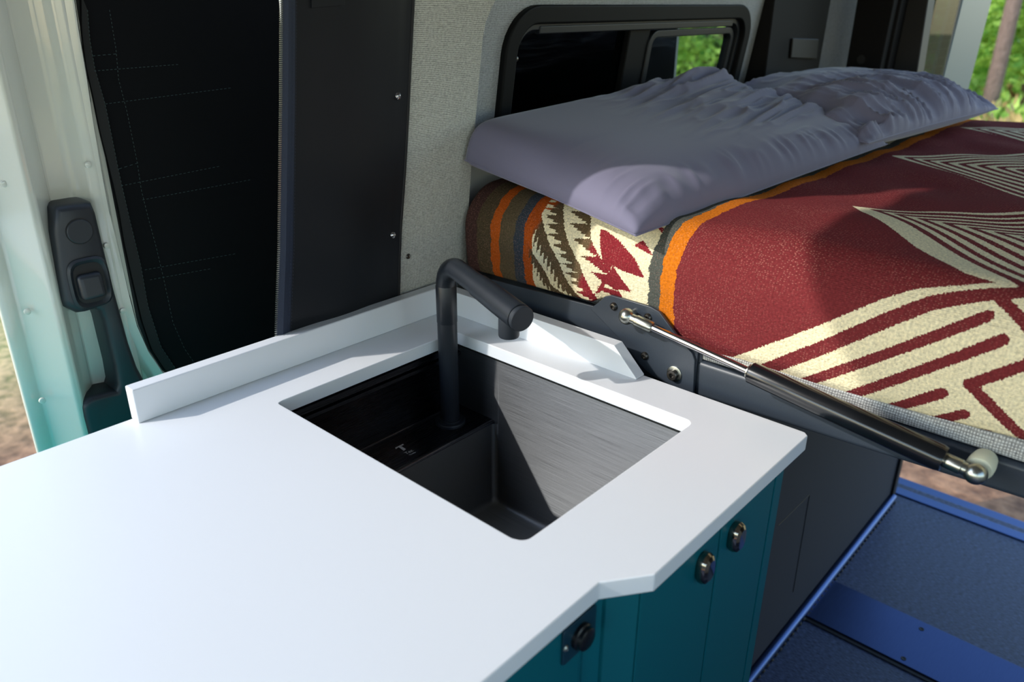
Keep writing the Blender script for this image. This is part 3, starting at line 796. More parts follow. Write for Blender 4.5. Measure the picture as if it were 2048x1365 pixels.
# ------------------------------------------------------------------ kitchen cabinet
def build_cabinet():
    root = thing('kitchen_cabinet', 'teal galley cabinet under the white countertop', 'cabinet', (0.1, 0.6, 0))
    yF = 0.299
    top = .899
    xr0, xr1 = 0.503, 0.828
    foot = [(-0.72, 0.905), (0.78, 0.905), (0.789, 0.895), (xr1, yF + .019), (0.505, yF + .019), (0.482, 0.330), (0.460, 0.330), (-0.72, 0.328)]
    # carcass as panels leaving room for the sink
    bm = bmesh.new()
    bx(bm, xr1 - .016, xr1 - .001, yF + .0185, 0.893, 0.0, top)        # right end
    bx(bm, -0.72, xr1 - .018, 0.34, 0.893, 0.03, 0.05)  # bottom
    bx(bm, -0.72, -0.70, 0.33, 0.893, 0.0, top)
    obj('carcass', bm, M_teal, root, bevel=.001)
    bm = bmesh.new(); bx(bm, -0.72, xr1, 0.893, 0.905, 0.0, top); obj('back_panel', bm, M_tealbounce, root, bevel=.001)
    bm = bmesh.new(); bx(bm, -0.72, 0.458, 0.328, 0.346, 0.0, top); obj('front_panel', bm, M_teal, root, bevel=.0015)
    bm = bmesh.new(); prism(bm, [Vector((x, y, 0)) for x, y in ((.458, .328), (.470, .332), (.4715, .350), (.458, .350))], (0, 0, top)); obj('corner_post', bm, M_teal, root, bevel=.004)
    bm = bmesh.new(); prism(bm, [Vector((x, y, 0)) for x, y in ((.4715, .334), (.490, .326), (.490, .344), (.4715, .350))], (0, 0, top)); obj('filler_strip', bm, M_teal, root, bevel=.001)
    bm = bmesh.new(); prism(bm, [Vector((x, y, 0)) for x, y in ((.4905, .323), (.5115, .2995), (.5115, .330), (.4905, .344))], (0, 0, top)); obj('filler_strip', bm, M_teal, root, bevel=.001)
    bm = bmesh.new(); bx(bm, .5125, xr1 - .02, yF + .022, yF + .030, 0, top); obj('inner_frame', bm, M_rubber, root)
    xs = [(0.5135, on_y((1443, 1056), yF).x - .0018), (on_y((1443, 1056), yF).x + .0018, on_y((1552, 956), yF).x - .0018)]
    for (a, b), px in zip(xs, ((1407, 1135), (1470, 1073))):
        bm = bmesh.new(); bx(bm, a, b, yF, yF + .018, 0.04, top - .003); d = obj('cabinet_door', bm, M_teal, root, bevel=.0012)
        p = on_y(px, yF - .004)
        bm = bmesh.new(); rings = []
        n = 28
        for yy, k in ((yF, .86), (yF - .003, .98), (yF - .007, 1.0), (yF - .011, .88), (yF - .0135, .62), (yF - .0142, .0)):
            if k == 0: rings.append([bm.verts.new((p.x, yy, p.z))]); continue
            rg = []
            for i in range(n):
                t = 2 * math.pi * i / n; c_, s_ = math.cos(t), math.sin(t); q = (abs(c_) ** 2.6 + abs(s_) ** 2.6) ** (-1 / 2.6)
                rg.append(bm.verts.new((p.x + c_ * q * .0125 * k, yy, p.z + s_ * q * .0185 * (k * .85 + .15))))
            rings.append(rg)
        for r1, r2 in zip(rings, rings[1:]):
            for i in range(n):
                l = (i + 1) % n
                if len(r2) == 1: bm.faces.new((r1[i], r1[l], r2[0]))
                else: bm.faces.new((r1[i], r1[l], r2[l], r2[i]))
        obj('latch', bm, M_latch, d, angle=28)
    bm = bmesh.new(); bx(bm, xs[1][1] + .0036, xr1, yF, yF + .018, 0, top); obj('end_stile', bm, M_teal, root, bevel=.001)
    # socket plate
    yS = 0.328
    pl = [on_y(q, yS) for q in ((1189, 1212), (1186, 1268), (1125, 1322), (1119, 1318), (1121, 1262), (1184, 1210))]
    x0 = min(q.x for q in pl); x1 = max(q.x for q in pl)
    zc = on_y((1153, 1268), yS).z
    cp = on_y((1155, 1268), yS)
    hw = (on_y((1187, 1230), yS).x - on_y((1121, 1290), yS).x) / 2
    bm = bmesh.new(); prism(bm, [Vector((cp.x + a, yS, cp.z + b)) for a, b in rrect((-hw, -.021), (hw, .021), .004, 4)], (0, -.003, 0))
    plt = obj('socket_plate', bm, simple('dark_teal_plate', (16, 52, 66), .35), root, bevel=.0008)
    bm = bmesh.new(); lathe(bm, Vector((cp.x, yS - .003, cp.z)), (0, -1, 0), [(0, .0135), (.004, .0135), (.005, .012), (.009, .0115), (.010, .010), (.010, 0)], 28)
    obj('socket', bm, M_barblk, plt)
    for px in ((1180, 1250), (1133, 1288)):
        q = on_y(px, yS - .004)
        bm = bmesh.new(); lathe(bm, Vector((q.x, yS - .003, cp.z)), (0, -1, 0), [(0, .0035), (.001, .0035), (.002, .002), (.0014, .001), (.0014, 0)], 14)
        obj('screw', bm, M_zinc, plt)
build_cabinet()

# ------------------------------------------------------------------ bed
XB = 0.885
def build_bed():
    root = thing('bed_frame', 'black steel platform bed frame meeting the end of the white countertop', 'bed frame', (1.55, 0.0, 0.90))
    bm = bmesh.new(); prism(bm, [Vector((XB, y, z)) for y, z in ((.464, .896), (.464, .950), (-.80, .950), (-.80, .935), (.05, .911))], (.045, 0, 0))
    obj('end_beam', bm, M_black, root, bevel=.007, bseg=4)
    bm = bmesh.new(); prism(bm, [Vector((XB - .003, y, z)) for y, z in ((.915, .90), (.915, .975), (.64, .984), (.60, .990), (.46, .975), (.46, .90))], (.004, 0, 0))
    obj('side_plate', bm, M_black, root, bevel=.001)
    bm = bmesh.new(); bx(bm, XB + .002, XB + .05, .455, .915, .905, .972); obj('inner_beam', bm, M_black, root, bevel=.004)
    bm = bmesh.new(); bx(bm, XB + .05, 2.28, -.80, .90, .930, .948); obj('platform_board', bm, M_boxside, root, bevel=.002)
    bm = bmesh.new(); bx(bm, 2.24, 2.285, -.80, .90, .896, .930); obj('end_beam', bm, M_black, root, bevel=.004)
    xb = XB - .008
    poly = [(1202, 601), (1208, 594), (1222, 591), (1300, 614), (1318, 624), (1356, 676), (1384, 708), (1389, 722), (1386, 787), (1372, 787), (1303, 752), (1284, 735), (1246, 686), (1196, 634), (1180, 618)]
    bm = bmesh.new(); prism(bm, [on_x(q, xb) for q in poly], (.005, 0, 0))
    br = obj('hinge_bracket', bm, M_black, root, bevel=.0012)
    for px, r in (((1228, 613), .0062), ((1296, 635), .0062), ((1290, 712), .0062)):
        q = on_x(px, xb); bm = bmesh.new(); lathe(bm, q, (-1, 0, 0), [(0, r), (.002, r * .95), (.0038, r * .7), (.0042, r * .42), (.002, r * .4), (.002, 0)], 18)
        obj('bolt', bm, M_bolt, br)
    q = on_x((1349, 748), xb)
    bm = bmesh.new(); lathe(bm, q, (-1, 0, 0), [(0, .0115), (.0015, .0115), (.0018, .0108), (.0018, 0)], 28); obj('washer', bm, M_zinc, br)
    bm = bmesh.new(); lathe(bm, q + Vector((-.0018, 0, 0)), (-1, 0, 0), [(0, .0078), (.006, .0078), (.007, .007), (.007, .0035), (.003, .0035), (.003, 0)], 24); obj('bolt', bm, M_bolt, br)
    # upholstered edge above the beam
    bm = bmesh.new(); ys = np.linspace(.455, -.80, 60); ra = []
    for y in ys:
        ra.append([bm.verts.new((XB + .004 + dx, y, z)) for dx, z in ((.01, .9505), (0, .953), (-.002, .960), (0, .968), (.008, .975), (.03, .975))])
    for a, b in zip(ra, ra[1:]):
        for k in range(5): bm.faces.new((a[k], a[k + 1], b[k + 1], b[k]))
    obj('edge_upholstery', bm, M_trimfab, root)
    bm = bmesh.new(); bx(bm, XB + .03, 2.27, -.79, .895, .950, 1.10)
    m = obj('mattress', bm, M_trimfab, None, bevel=.03, bseg=4); tag(m, 'mattress lying on the bed platform under the patterned blanket', 'mattress')
build_bed()

# ------------------------------------------------------------------ blanket
def profile(S):
    """bed cross-section: unrolled distance -> (x, z)"""
    x = np.where(S >= .955, S, np.where(S >= .853, .955 - .065 * np.sin((.955 - S) / .065), .890))
    z = np.where(S >= .955, 1.125, np.where(S >= .853, 1.06 + .065 * np.cos((.955 - S) / .065), 1.06 - (.853 - S)))
    return x, z
def seg_dist(px, py, a, b):
    ax, ay = a; bx_, by = b; dx, dy = bx_ - ax, by - ay
    t = np.clip(((px - ax) * dx + (py - ay) * dy) / (dx * dx + dy * dy), 0, 1)
    return np.hypot(px - ax - t * dx, py - ay - t * dy)
def poly_sdf(px, py, P):
    d = np.full(px.shape, 9.0); ins = np.zeros(px.shape, bool); n = len(P)
    for i in range(n):
        a, b = P[i], P[(i + 1) % n]; d = np.minimum(d, seg_dist(px, py, a, b))
        cond = ((a[1] > py) != (b[1] > py)); den = (b[1] - a[1]) if abs(b[1] - a[1]) > 1e-12 else 1e-12
        xi = (b[0] - a[0]) * (py - a[1]) / den + a[0]; ins ^= cond & (px < xi)
    return np.where(ins, -d, d)
def strokes(px, py, pts, w):
    d = np.full(px.shape, 9.0)
    for a, b in zip(pts, pts[1:]): d = np.minimum(d, seg_dist(px, py, a, b))
    return d - w
def blanket_motif(s, t):
    cream = np.minimum.reduce([
        poly_sdf(s, t, [(.70, .49), (.759, .417), (.837, .309), (.885, .247), (.905, .218), (.922, .174), (.949, .124), (.99, .05), (.99, -.8), (.70, -.8)]),
        poly_sdf(s, t, [(1.152, .382), (1.204, .31), (1.308, .195), (1.45, .03), (1.6, -.8), (.95, -.8), (.936, .147), (.943, .18), (.995, .247), (1.105, .353)]),
        poly_sdf(s, t, [(1.637, .488), (1.838, .30), (2.0, .14), (2.0, -.8), (1.55, -.8), (1.36, .14), (1.431, .219), (1.54, .345)]),
        poly_sdf(s, t, [(2.12, .49), (2.30, .31), (2.30, -.8), (2.0, -.8), (1.86, .14), (1.94, .24), (2.04, .36)])])
    dark = [strokes(s, t, [(.70, .44), (.750, .378), (.815, .295), (.863, .237), (.895, .195), (.918, .146), (.944, .09)], .0085),
            strokes(s, t, [(.70, .39), (.750, .325), (.855, .190), (.893, .141)], .0062),
            strokes(s, t, [(.70, .335), (.750, .27), (.835, .168), (.8735, .121)], .0062),
            strokes(s, t, [(.70, .284), (.750, .222), (.799, .162)], .0062),
            strokes(s, t, [(.70, .237), (.755, .17), (.781, .137)], .0060),
            strokes(s, t, [(.70, .19), (.757, .122), (.763, .112)], .0058),
            strokes(s, t, [(.89, .05), (.853, .097), (.818, .139), (.773, .0785), (.74, .04)], .0062),
            strokes(s, t, [(.914, .136), (.896, .11), (.86, .06)], .0062)]
    for (ax, ay), (lx, ly), (rx, ry) in (((1.152, .382), (-.216, -.235), (.156, -.187)), ((1.637, .488), (-.216, -.275), (.201, -.188)), ((2.12, .49), (-.22, -.27), (.2, -.19))):
        for k in range(1, 12):
            a = (ax + .002 * k, ay - .031 * k)
            dark.append(strokes(s, t, [(a[0] + 1.05 * lx, a[1] + 1.05 * ly), a, (a[0] + 1.8 * rx, a[1] + 1.8 * ry)], .0052 if k > 1 else .0062))
    dk = np.minimum.reduce(dark)
    m = np.maximum(cream, -dk)                              # < 0: cream yarn
    # leaves
    lf = np.full(s.shape, 9.0)
    rib = np.full(s.shape, 9.0)
    E = [[(.92, .812), (.905, .806), (.88, .792), (.854, .776), (.82, .772), (.79, .756), (.765, .742)],
         [(.92, .800), (.903, .795), (.88, .785), (.854, .771), (.832, .754), (.808, .730), (.789, .721), (.773, .689), (.75, .66)],
         [(.93, .775), (.903, .761), (.863, .729), (.830, .703), (.806, .690), (.773, .659), (.75, .635)],
         [(.94, .735), (.916, .725), (.882, .702), (.837, .665), (.816, .654), (.790, .637), (.75, .60)],
         [(.94, .690), (.903, .665), (.876, .650), (.838, .614), (.80, .585), (.75, .565)],
         [(.94, .630), (.903, .610), (.876, .590), (.838, .575), (.80, .560), (.75, .545)]]
    T_ = [np.interp(s, [p[0] for p in e][::-1], [p[1] for p in e][::-1]) for e in E]
    #        solid part, reach, slant, period
    cfg = [(.30, .85, 2.6, .022), (.34, .95, 2.6, .026), (.24, 1.0, -.18, .0112), (.06, .88, -.30, .0165), (.34, .62, 2.4, .024)]
    for k, (solid, reach, slant, per) in enumerate(cfg):
        a, b = T_[k], T_[k + 1]; wd = np.maximum(a - b, .004)
        w = (a - t) / wd                                     # 0 at the left rib, 1 at the right one
        inb = (w >= 0) & (w <= 1)
        ph = ((s + slant * (t - .7)) / per) % 1.0
        body = solid + (reach - solid) * (1 - ph)
        dd = ((1 - w) - body) * wd * .5
        lf = np.where(inb, dd, lf)
        rib = np.minimum(rib, np.abs(t - b + .0008) - .0011)
    lf = np.maximum(lf, -rib)
    lf = np.where(t < T_[4] - .012, 9.0, lf)
    for T in ([(.893, .643), (.893, .633), (.882, .603), (.864, .571), (.840, .553), (.844, .589), (.848, .607), (.835, .612), (.851, .625)],
              [(.848, .606), (.832, .590), (.816, .570), (.814, .599), (.816, .620), (.799, .631), (.795, .639), (.824, .623), (.835, .612)],
              [(.881, .580), (.890, .568), (.873, .543), (.877, .563)], [(.920, .567), (.907, .549), (.902, .535), (.915, .550)],
              [(.80, .60), (.79, .575), (.765, .57), (.765, .60)]):
        lf = np.minimum(lf, poly_sdf(s, t, T))
    return np.where(t < .50, m, lf)

def blanket_mat():
    m, nt, b = new_mat('woven_wool_blanket'); L = nt.links; N = nt.nodes.new
    at = N('ShaderNodeAttribute'); at.attribute_name = 'cloth'      # x = s, y = t, z = motif
    sep = N('ShaderNodeSeparateXYZ'); L.new(at.outputs['Vector'], sep.inputs[0])
    cxy = N('ShaderNodeCombineXYZ'); L.new(sep.outputs[0], cxy.inputs[0]); L.new(sep.outputs[1], cxy.inputs[1])
    def noise(scale, detail=2, vec=None):
        n = N('ShaderNodeTexNoise'); n.inputs['Scale'].default_value = scale; n.inputs['Detail'].default_value = detail
        L.new(vec or cxy.outputs[0], n.inputs['Vector']); return n
    def math_(op, a, b_=None, c=None, clamp=False):
        n = N('ShaderNodeMath'); n.operation = op; n.use_clamp = clamp
        for i, v in enumerate((a, b_, c)):
            if v is None: continue
            if isinstance(v, (int, float)): n.inputs[i].default_value = v
            else: L.new(v, n.inputs[i])
        return n.outputs[0]
    def mixc(f, a, b_):
        n = N('ShaderNodeMix'); n.data_type = 'RGBA'
        if isinstance(f, (int, float)): n.inputs[0].default_value = f
        else: L.new(f, n.inputs[0])
        for i, v in ((6, a), (7, b_)):
            if isinstance(v, tuple): n.inputs[i].default_value = v
            else: L.new(v, n.inputs[i])
        return n.outputs[2]
    nj = noise(420, 2); jit = math_('MULTIPLY_ADD', nj.outputs['Fac'], .006, -.003)
    nj2 = noise(60, 1); jit2 = math_('MULTIPLY_ADD', nj2.outputs['Fac'], .008, -.004)
    tj = math_('ADD', math_('ADD', sep.outputs[1], jit), jit2)
    mj = math_('ADD', sep.outputs[2], jit)
    cr = N('ShaderNodeValToRGB'); cr.color_ramp.interpolation = 'CONSTANT'; L.new(tj, cr.inputs[0])
    stops = [(0, (112, 44, 46)), (.5035, (196, 108, 26)), (.5255, (78, 80, 74)), (.5465, (228, 215, 178)), (.757, (172, 78, 26)), (.777, (60, 66, 74)), (.795, (92, 80, 60)), (.828, (184, 86, 28)), (.846, (82, 70, 52)), (.876, (74, 52, 48))]
    e = cr.color_ramp.elements
    e[0].position = 0; e[0].color = lin(stops[0][1]); e[1].position = stops[1][0]; e[1].color = lin(stops[1][1])
    for p_, c_ in stops[2:]:
        x = e.new(p_); x.color = lin(c_)
    lr = N('ShaderNodeValToRGB'); lr.color_ramp.interpolation = 'LINEAR'
    lj = math_('ADD', tj, math_('MULTIPLY', math_('SUBTRACT', sep.outputs[0], .85), .25)); L.new(lj, lr.inputs[0])
    el = lr.color_ramp.elements; el[0].position = .650; el[0].color = lin((128, 40, 46)); el[1].position = .658; el[1].color = lin((96, 80, 56))
    for p_, c_ in ((.757, (84, 70, 50)), (.765, (160, 72, 26))): x = el.new(p_); x.color = lin(c_)
    inside = math_('LESS_THAN', mj, 0.0)
    isburg = math_('LESS_THAN', tj, .500)
    isleaf = math_('MULTIPLY', math_('GREATER_THAN', tj, .5465), math_('LESS_THAN', tj, .777))
    CREAM = (228, 215, 178)
    c1 = mixc(math_('MULTIPLY', inside, isburg), cr.outputs[0], lin(CREAM))
    c2 = mixc(math_('MULTIPLY', inside, isleaf), c1, lr.outputs[0])
    # knit cells: light flecks through the dark yarn and dark pin holes in the light yarn
    vo = N('ShaderNodeTexVoronoi'); vo.inputs['Scale'].default_value = 330; vo.inputs['Randomness'].default_value = .45
    mp = N('ShaderNodeMapping'); mp.inputs['Scale'].default_value = (1.35, .8, 1); L.new(cxy.outputs[0], mp.inputs['Vector']); L.new(mp.outputs[0], vo.inputs['Vector'])
    nf = noise(300, 3); nb = noise(9, 2)
    fl = math_('MULTIPLY', math_('LESS_THAN', vo.outputs['Distance'], .27), math_('MULTIPLY_ADD', nb.outputs['Fac'], 1.6, -.48, clamp=True))
    light = N('ShaderNodeRGBToBW'); L.new(c2, light.inputs[0])
    islight = math_('GREATER_THAN', light.outputs[0], .35)
    dark_f = math_('MULTIPLY', fl, math_('SUBTRACT', 1.0, islight))
    c3 = mixc(math_('MULTIPLY', dark_f, .42), c2, lin((232, 170, 150)))
    c4 = mixc(math_('MULTIPLY', math_('MULTIPLY', math_('LESS_THAN', vo.outputs['Distance'], .2), islight), .35), c3, lin((150, 132, 92)))
    hs = N('ShaderNodeHueSaturation'); L.new(c4, hs.inputs['Color']); hs.inputs['Fac'].default_value = 1
    L.new(math_('MULTIPLY_ADD', nf.outputs['Fac'], 1.1, .48), hs.inputs['Value'])
    L.new(hs.outputs[0], b.inputs['Base Color'])
    b.inputs['Roughness'].default_value = .95; b.inputs['Specular IOR Level'].default_value = .05
    b.inputs['Sheen Weight'].default_value = .0; b.inputs['Sheen Roughness'].default_value = .5
    bp = N('ShaderNodeBump'); bp.inputs['Strength'].default_value = .7; bp.inputs['Distance'].default_value = .0012
    hgt = math_('ADD', vo.outputs['Distance'], nf.outputs['Fac']); L.new(hgt, bp.inputs['Height']); L.new(bp.outputs['Normal'], b.inputs['Normal'])
    return m
def build_blanket():
    sv = np.concatenate([np.arange(.765, 1.25, .0030), np.arange(1.25, 2.36, .006)])
    tv = np.concatenate([np.arange(.905, .0, -.0030), np.arange(.0, -.80, -.02)])
    S, T = np.meshgrid(sv, tv, indexing='ij')
    # hem height follows the frame: shift the lower end of each column
    hem_z = np.interp(T, [-.8, .05, .30, .40, .455, .475, .50, .53, .60, .63, .645, .70, .905], [.975, .978, .963, .966, .964, .960, .966, .980, .998, .996, .988, .984, .980])
    smin = .853 - (1.06 - hem_z)
    s0, s1 = .765, .92
    Sm = np.where(S < s1, s1 - (s1 - S) * (s1 - smin) / (s1 - s0), S)
    X, Z = profile(Sm)
    # soft folds
    w = .004 * np.sin(9 * Sm + 3 * T) * np.sin(7 * T + 2 * Sm) + .0025 * np.sin(31 * Sm - 12 * T) * np.sin(17 * T + 5)
    ripple = .0035 * np.sin(T * 60 + 3 * np.sin(Sm * 20)) * np.clip((.88 - Sm) / .08, 0, 1) * np.clip((T - .40) / .05, 0, 1) * np.clip((.70 - T) / .05, 0, 1)
    hump = .010 * np.exp(-((Sm - 1.02) / .10) ** 2 - ((T - .33) / .10) ** 2) - .006 * np.exp(-((Sm - 1.2) / .08) ** 2 - ((T - .2) / .1) ** 2)
    top = np.clip((Sm - .86) / .1, 0, 1)
    Z = Z + (w + hump) * top
    bulge = .006 * np.sin(np.clip((Sm - smin) / (.90 - smin), 0, 1) * math.pi)
    X = X - bulge - ripple - .002
    X = np.where(Sm < smin + .012, X + (smin + .012 - Sm) * .35, X)
    M = blanket_motif(Sm, T)
    n0, n1 = S.shape
    V = np.stack([X, T, Z], -1).reshape(-1, 3)
    idx = np.arange(n0 * n1).reshape(n0, n1)
    F = np.stack([idx[:-1, :-1], idx[:-1, 1:], idx[1:, 1:], idx[1:, :-1]], -1).reshape(-1, 4)
    o = np_obj('blanket', V, F, blanket_mat())
    at = o.data.attributes.new('cloth', 'FLOAT_VECTOR', 'POINT')
    at.data.foreach_set('vector', np.stack([Sm, T, M], -1).astype(np.float32).reshape(-1))
    md = o.modifiers.new('s', 'SOLIDIFY'); md.thickness = .003; md.offset = -1
    tag(o, 'burgundy and cream wool blanket with leaf band and striped chevrons spread over the bed', 'blanket')
build_blanket()

# ------------------------------------------------------------------ pillows
def pillow_mat():
    m, nt, b = new_mat('grey_pillowcase'); L = nt.links
    b.inputs['Base Color'].default_value = lin((118, 115, 137)); b.inputs['Roughness'].default_value = .8
    b.inputs['Sheen Weight'].default_value = .3; b.inputs['Sheen Roughness'].default_value = .4; b.inputs['Specular IOR Level'].default_value = .25
    tc = nt.nodes.new('ShaderNodeTexCoord'); n = nt.nodes.new('ShaderNodeTexNoise'); n.inputs['Scale'].default_value = 900
    L.new(tc.outputs['Object'], n.inputs['Vector']); bp = nt.nodes.new('ShaderNodeBump'); bp.inputs['Strength'].default_value = .25; bp.inputs['Distance'].default_value = .0003
    L.new(n.outputs['Fac'], bp.inputs['Height']); L.new(bp.outputs['Normal'], b.inputs['Normal'])
    return m
M_pillow = pillow_mat()
def vnoise(x, y, seed=0):
    r = np.random.RandomState(seed); g = r.rand(64, 64)
    xi = np.floor(x).astype(int); yi = np.floor(y).astype(int); fx = x - xi; fy = y - yi
    fx = fx * fx * (3 - 2 * fx); fy = fy * fy * (3 - 2 * fy)
    G = lambda i, j: g[i % 64, j % 64]
    return (G(xi, yi) * (1 - fx) + G(xi + 1, yi) * fx) * (1 - fy) + (G(xi, yi + 1) * (1 - fx) + G(xi + 1, yi + 1) * fx) * fy
def ridge(x, y, seed): 
    n = vnoise(x, y, seed) * 2 - 1; return (1 - np.abs(n)) ** 2.2
def pillow(corners, seam_z, htop, hbot, wr, seed, label, shape=2.6, edge_in=.02):
    """corners: (a-,b-),(a+,b-),(a+,b+),(a-,b+); htop(a,b), hbot(a,b): heights over the seam surface"""
    n = 150
    a = np.linspace(-1, 1, n); b = np.linspace(-1, 1, n)
    A, B = np.meshgrid(a, b, indexing='ij')
    c = [np.array(q, float) for q in corners]
    def base(A, B):
        u = (A + 1) / 2; v = (B + 1) / 2
        # edges drawn in a little between corners
        uu = u + edge_in * (1 - 2 * u) * (1 - B ** 2) * 0 ; vv = v
        P = (c[0][None, None] * ((1 - uu) * (1 - vv))[..., None] + c[1][None, None] * (uu * (1 - vv))[..., None] + c[2][None, None] * (uu * vv)[..., None] + c[3][None, None] * ((1 - uu) * vv)[..., None])
        cen = P.mean(axis=(0, 1))
        pull = edge_in * (np.abs(A) ** 4 * (1 - B ** 2) + np.abs(B) ** 4 * (1 - A ** 2))
        P[..., :2] = P[..., :2] + (cen[:2] - P[..., :2]) * pull[..., None]
        return P
    P = base(A, B)
    env = np.clip(1 - np.abs(A) ** (8 + 26 * np.clip(B, 0, 1) * np.clip(-A, 0, 1) if shape > 4 else shape), 0, 1) ** .5 * np.clip(1 - np.abs(B) ** (shape + (24 * np.clip(B, 0, 1) if shape > 4 else 0)), 0, 1) ** .5
    wrk = wr(A, B)
    top = P.copy(); top[..., 2] += env * htop(A, B) + wrk * np.minimum(1, env * 3)
    bot = P.copy(); bot[..., 2] -= env * hbot(A, B)
    side = wr(A, B)
    idx = np.arange(n * n).reshape(n, n)
    F1 = np.stack([idx[:-1, :-1], idx[1:, :-1], idx[1:, 1:], idx[:-1, 1:]], -1).reshape(-1, 4)
    F2 = np.stack([idx[:-1, :-1], idx[:-1, 1:], idx[1:, 1:], idx[1:, :-1]], -1).reshape(-1, 4) + n * n
    V = np.concatenate([top.reshape(-1, 3), bot.reshape(-1, 3)])
    o = np_obj('pillow', V, np.concatenate([F1, F2]), M_pillow)
    bm = bmesh.new(); bm.from_mesh(o.data); bmesh.ops.remove_doubles(bm, verts=bm.verts[:], dist=.0004); bm.to_mesh(o.data); bm.free()
    o.data.shade_smooth()
    tag(o, label, 'pillow', 'grey pillows on the bed')
    # piped seam round the edge as a child
    edge = [P[i, 0] for i in range(0, n, 3)] + [P[n - 1, j] for j in range(0, n, 3)] + [P[i, n - 1] for i in range(n - 1, 0, -3)] + [P[0, j] for j in range(n - 1, 0, -3)]
    bm = bmesh.new(); tube(bm, [Vector(q) for q in edge] + [Vector(edge[0])], .0012, 6)
    obj('seam', bm, M_pillow, o)
    return o
# near pillow: flat, its far right corner pushed up over the second one
def ht1(A, B): return .052 + .012 * (1 - A) * .5 + .02 * np.clip(A, 0, 1) * np.clip(B, -1, 1)
def w1(A, B):
    f = np.clip((A + .35) / .9, 0, 1) * np.clip((B + 1.05) / .7, 0, 1)
    x = A * 1.6 + B * 1.3; y = B * 7 - A * 3.2
    r = .016 * (ridge(x, y, 3) - .5) * f + .006 * (ridge(x * 2 + 4, y * 2.1, 5) - .5) * f
    e = np.exp(-((B + .86) / .10) ** 2); r += e * .006 * (ridge(A * 16, B * 2, 8) - .5)
    e2 = np.exp(-((A + .9) / .1) ** 2) * np.clip(-B, 0, 1); r += e2 * .004 * (ridge(A * 3, B * 14, 9) - .5)
    return r
pillow([(.852, .552, 1.115), (1.60, .487, 1.152), (1.60, .86, 1.222), (.872, .893, 1.168)], 0, ht1, lambda A, B: .012 + 0 * A, w1, 1,
       'flat dark grey pillow at the near end of the bed with a sunlit patch', 5.0, .01)
# far pillow: plump
def ht2(A, B): return .085 + 0 * A
def w2(A, B):
    e = np.clip((.25 - B) / 1.2, 0, 1)
    r = .020 * (ridge(A * 9 + B * 2.2, B * 1.2 + 5, 11) - .5) * e + .010 * (ridge(A * 18 + B * 3, B * 2, 12) - .5) * e
    l = np.clip((.2 - A) / 1.1, 0, 1); r += .018 * (ridge(B * 5 + A * 1.2, A * 1.5, 13) - .5) * l
    r += .003 * (ridge(A * 6, B * 6, 14) - .5)
    return r
pillow([(1.50, .490, 1.165), (2.26, .447, 1.162), (2.24, .875, 1.18), (1.50, .87, 1.18)], 0, ht2, lambda A, B: .038 + 0 * A, w2, 2,
       'plump bluish grey pillow at the rear end of the bed by the open door', 3.0, .05)

# ------------------------------------------------------------------ gas strut
def build_strut():
    A = on_x((1254, 633), .860); B = on_x((1951, 948), .846)
    root = thing('gas_strut', 'black gas strut with silver rod slanting along the end of the bed frame', 'gas strut', tuple((A + B) / 2))
    u = (B - A).normalized(); L_ = (B - A).length
    def along(px):   # distance of the foot of a pixel on the strut's axis
        best = min(range(2001), key=lambda k: (Vector(proj(A + u * (L_ * k / 2000))) - Vector(px)).length); return L_ * best / 2000
    def proj(P):
        d = RM.transposed() @ (Vector(P) - CAM); return (CX + F_PX * d.x / -d.z, CY - F_PX * d.y / -d.z)
    t1, t2, t3 = along((1302, 655)), along((1498, 742)), along((1890, 922))
    bm = bmesh.new(); lathe(bm, A + u * (t1 - .004), u, [(0, .0052), (t2 - t1 + .01, .0052)], 24); obj('rod', bm, M_chrome, root)
    bm = bmesh.new(); lathe(bm, A + u * t2, u, [(0, .0075), (.0012, .0105), (.004, .0138), (t3 - t2 - .006, .0152), (t3 - t2 - .001, .0138), (t3 - t2, .009)], 40); cy = obj('cylinder', bm, M_glossblack, root)
    bm = bmesh.new(); lathe(bm, A + u * (t2 - .0012), u, [(0, .0078), (.001, .0098), (.0022, .0098)], 30); obj('collar', bm, M_zinc, cy)
    for P, d, s in ((A, u, t1), (B, -u, L_ - t3)):
        bm = bmesh.new(); lathe(bm, P + d * .004, d, [(0, .0072), (s * .3, .0072), (s * .3 + .001, .0084), (s * .92, .0084), (s * .98, .0072)], 28); ball(bm, P, .0118, seg=28)
        f = obj('ball_socket', bm, M_zinc, root)
        bm = bmesh.new(); lathe(bm, P, (1, 0, 0), [(0, .006), (XB - .008 - P.x, .006)], 18); obj('ball_stud', bm, M_zinc, f)
    bm = bmesh.new(); lathe(bm, B + Vector((.012, 0, 0)), (1, 0, 0), [(0, .0125), (.004, .0140), (.014, .0140), (XB - B.x - .012, .0125)], 28); obj('spacer', bm, M_washer_w, root)
build_strut()

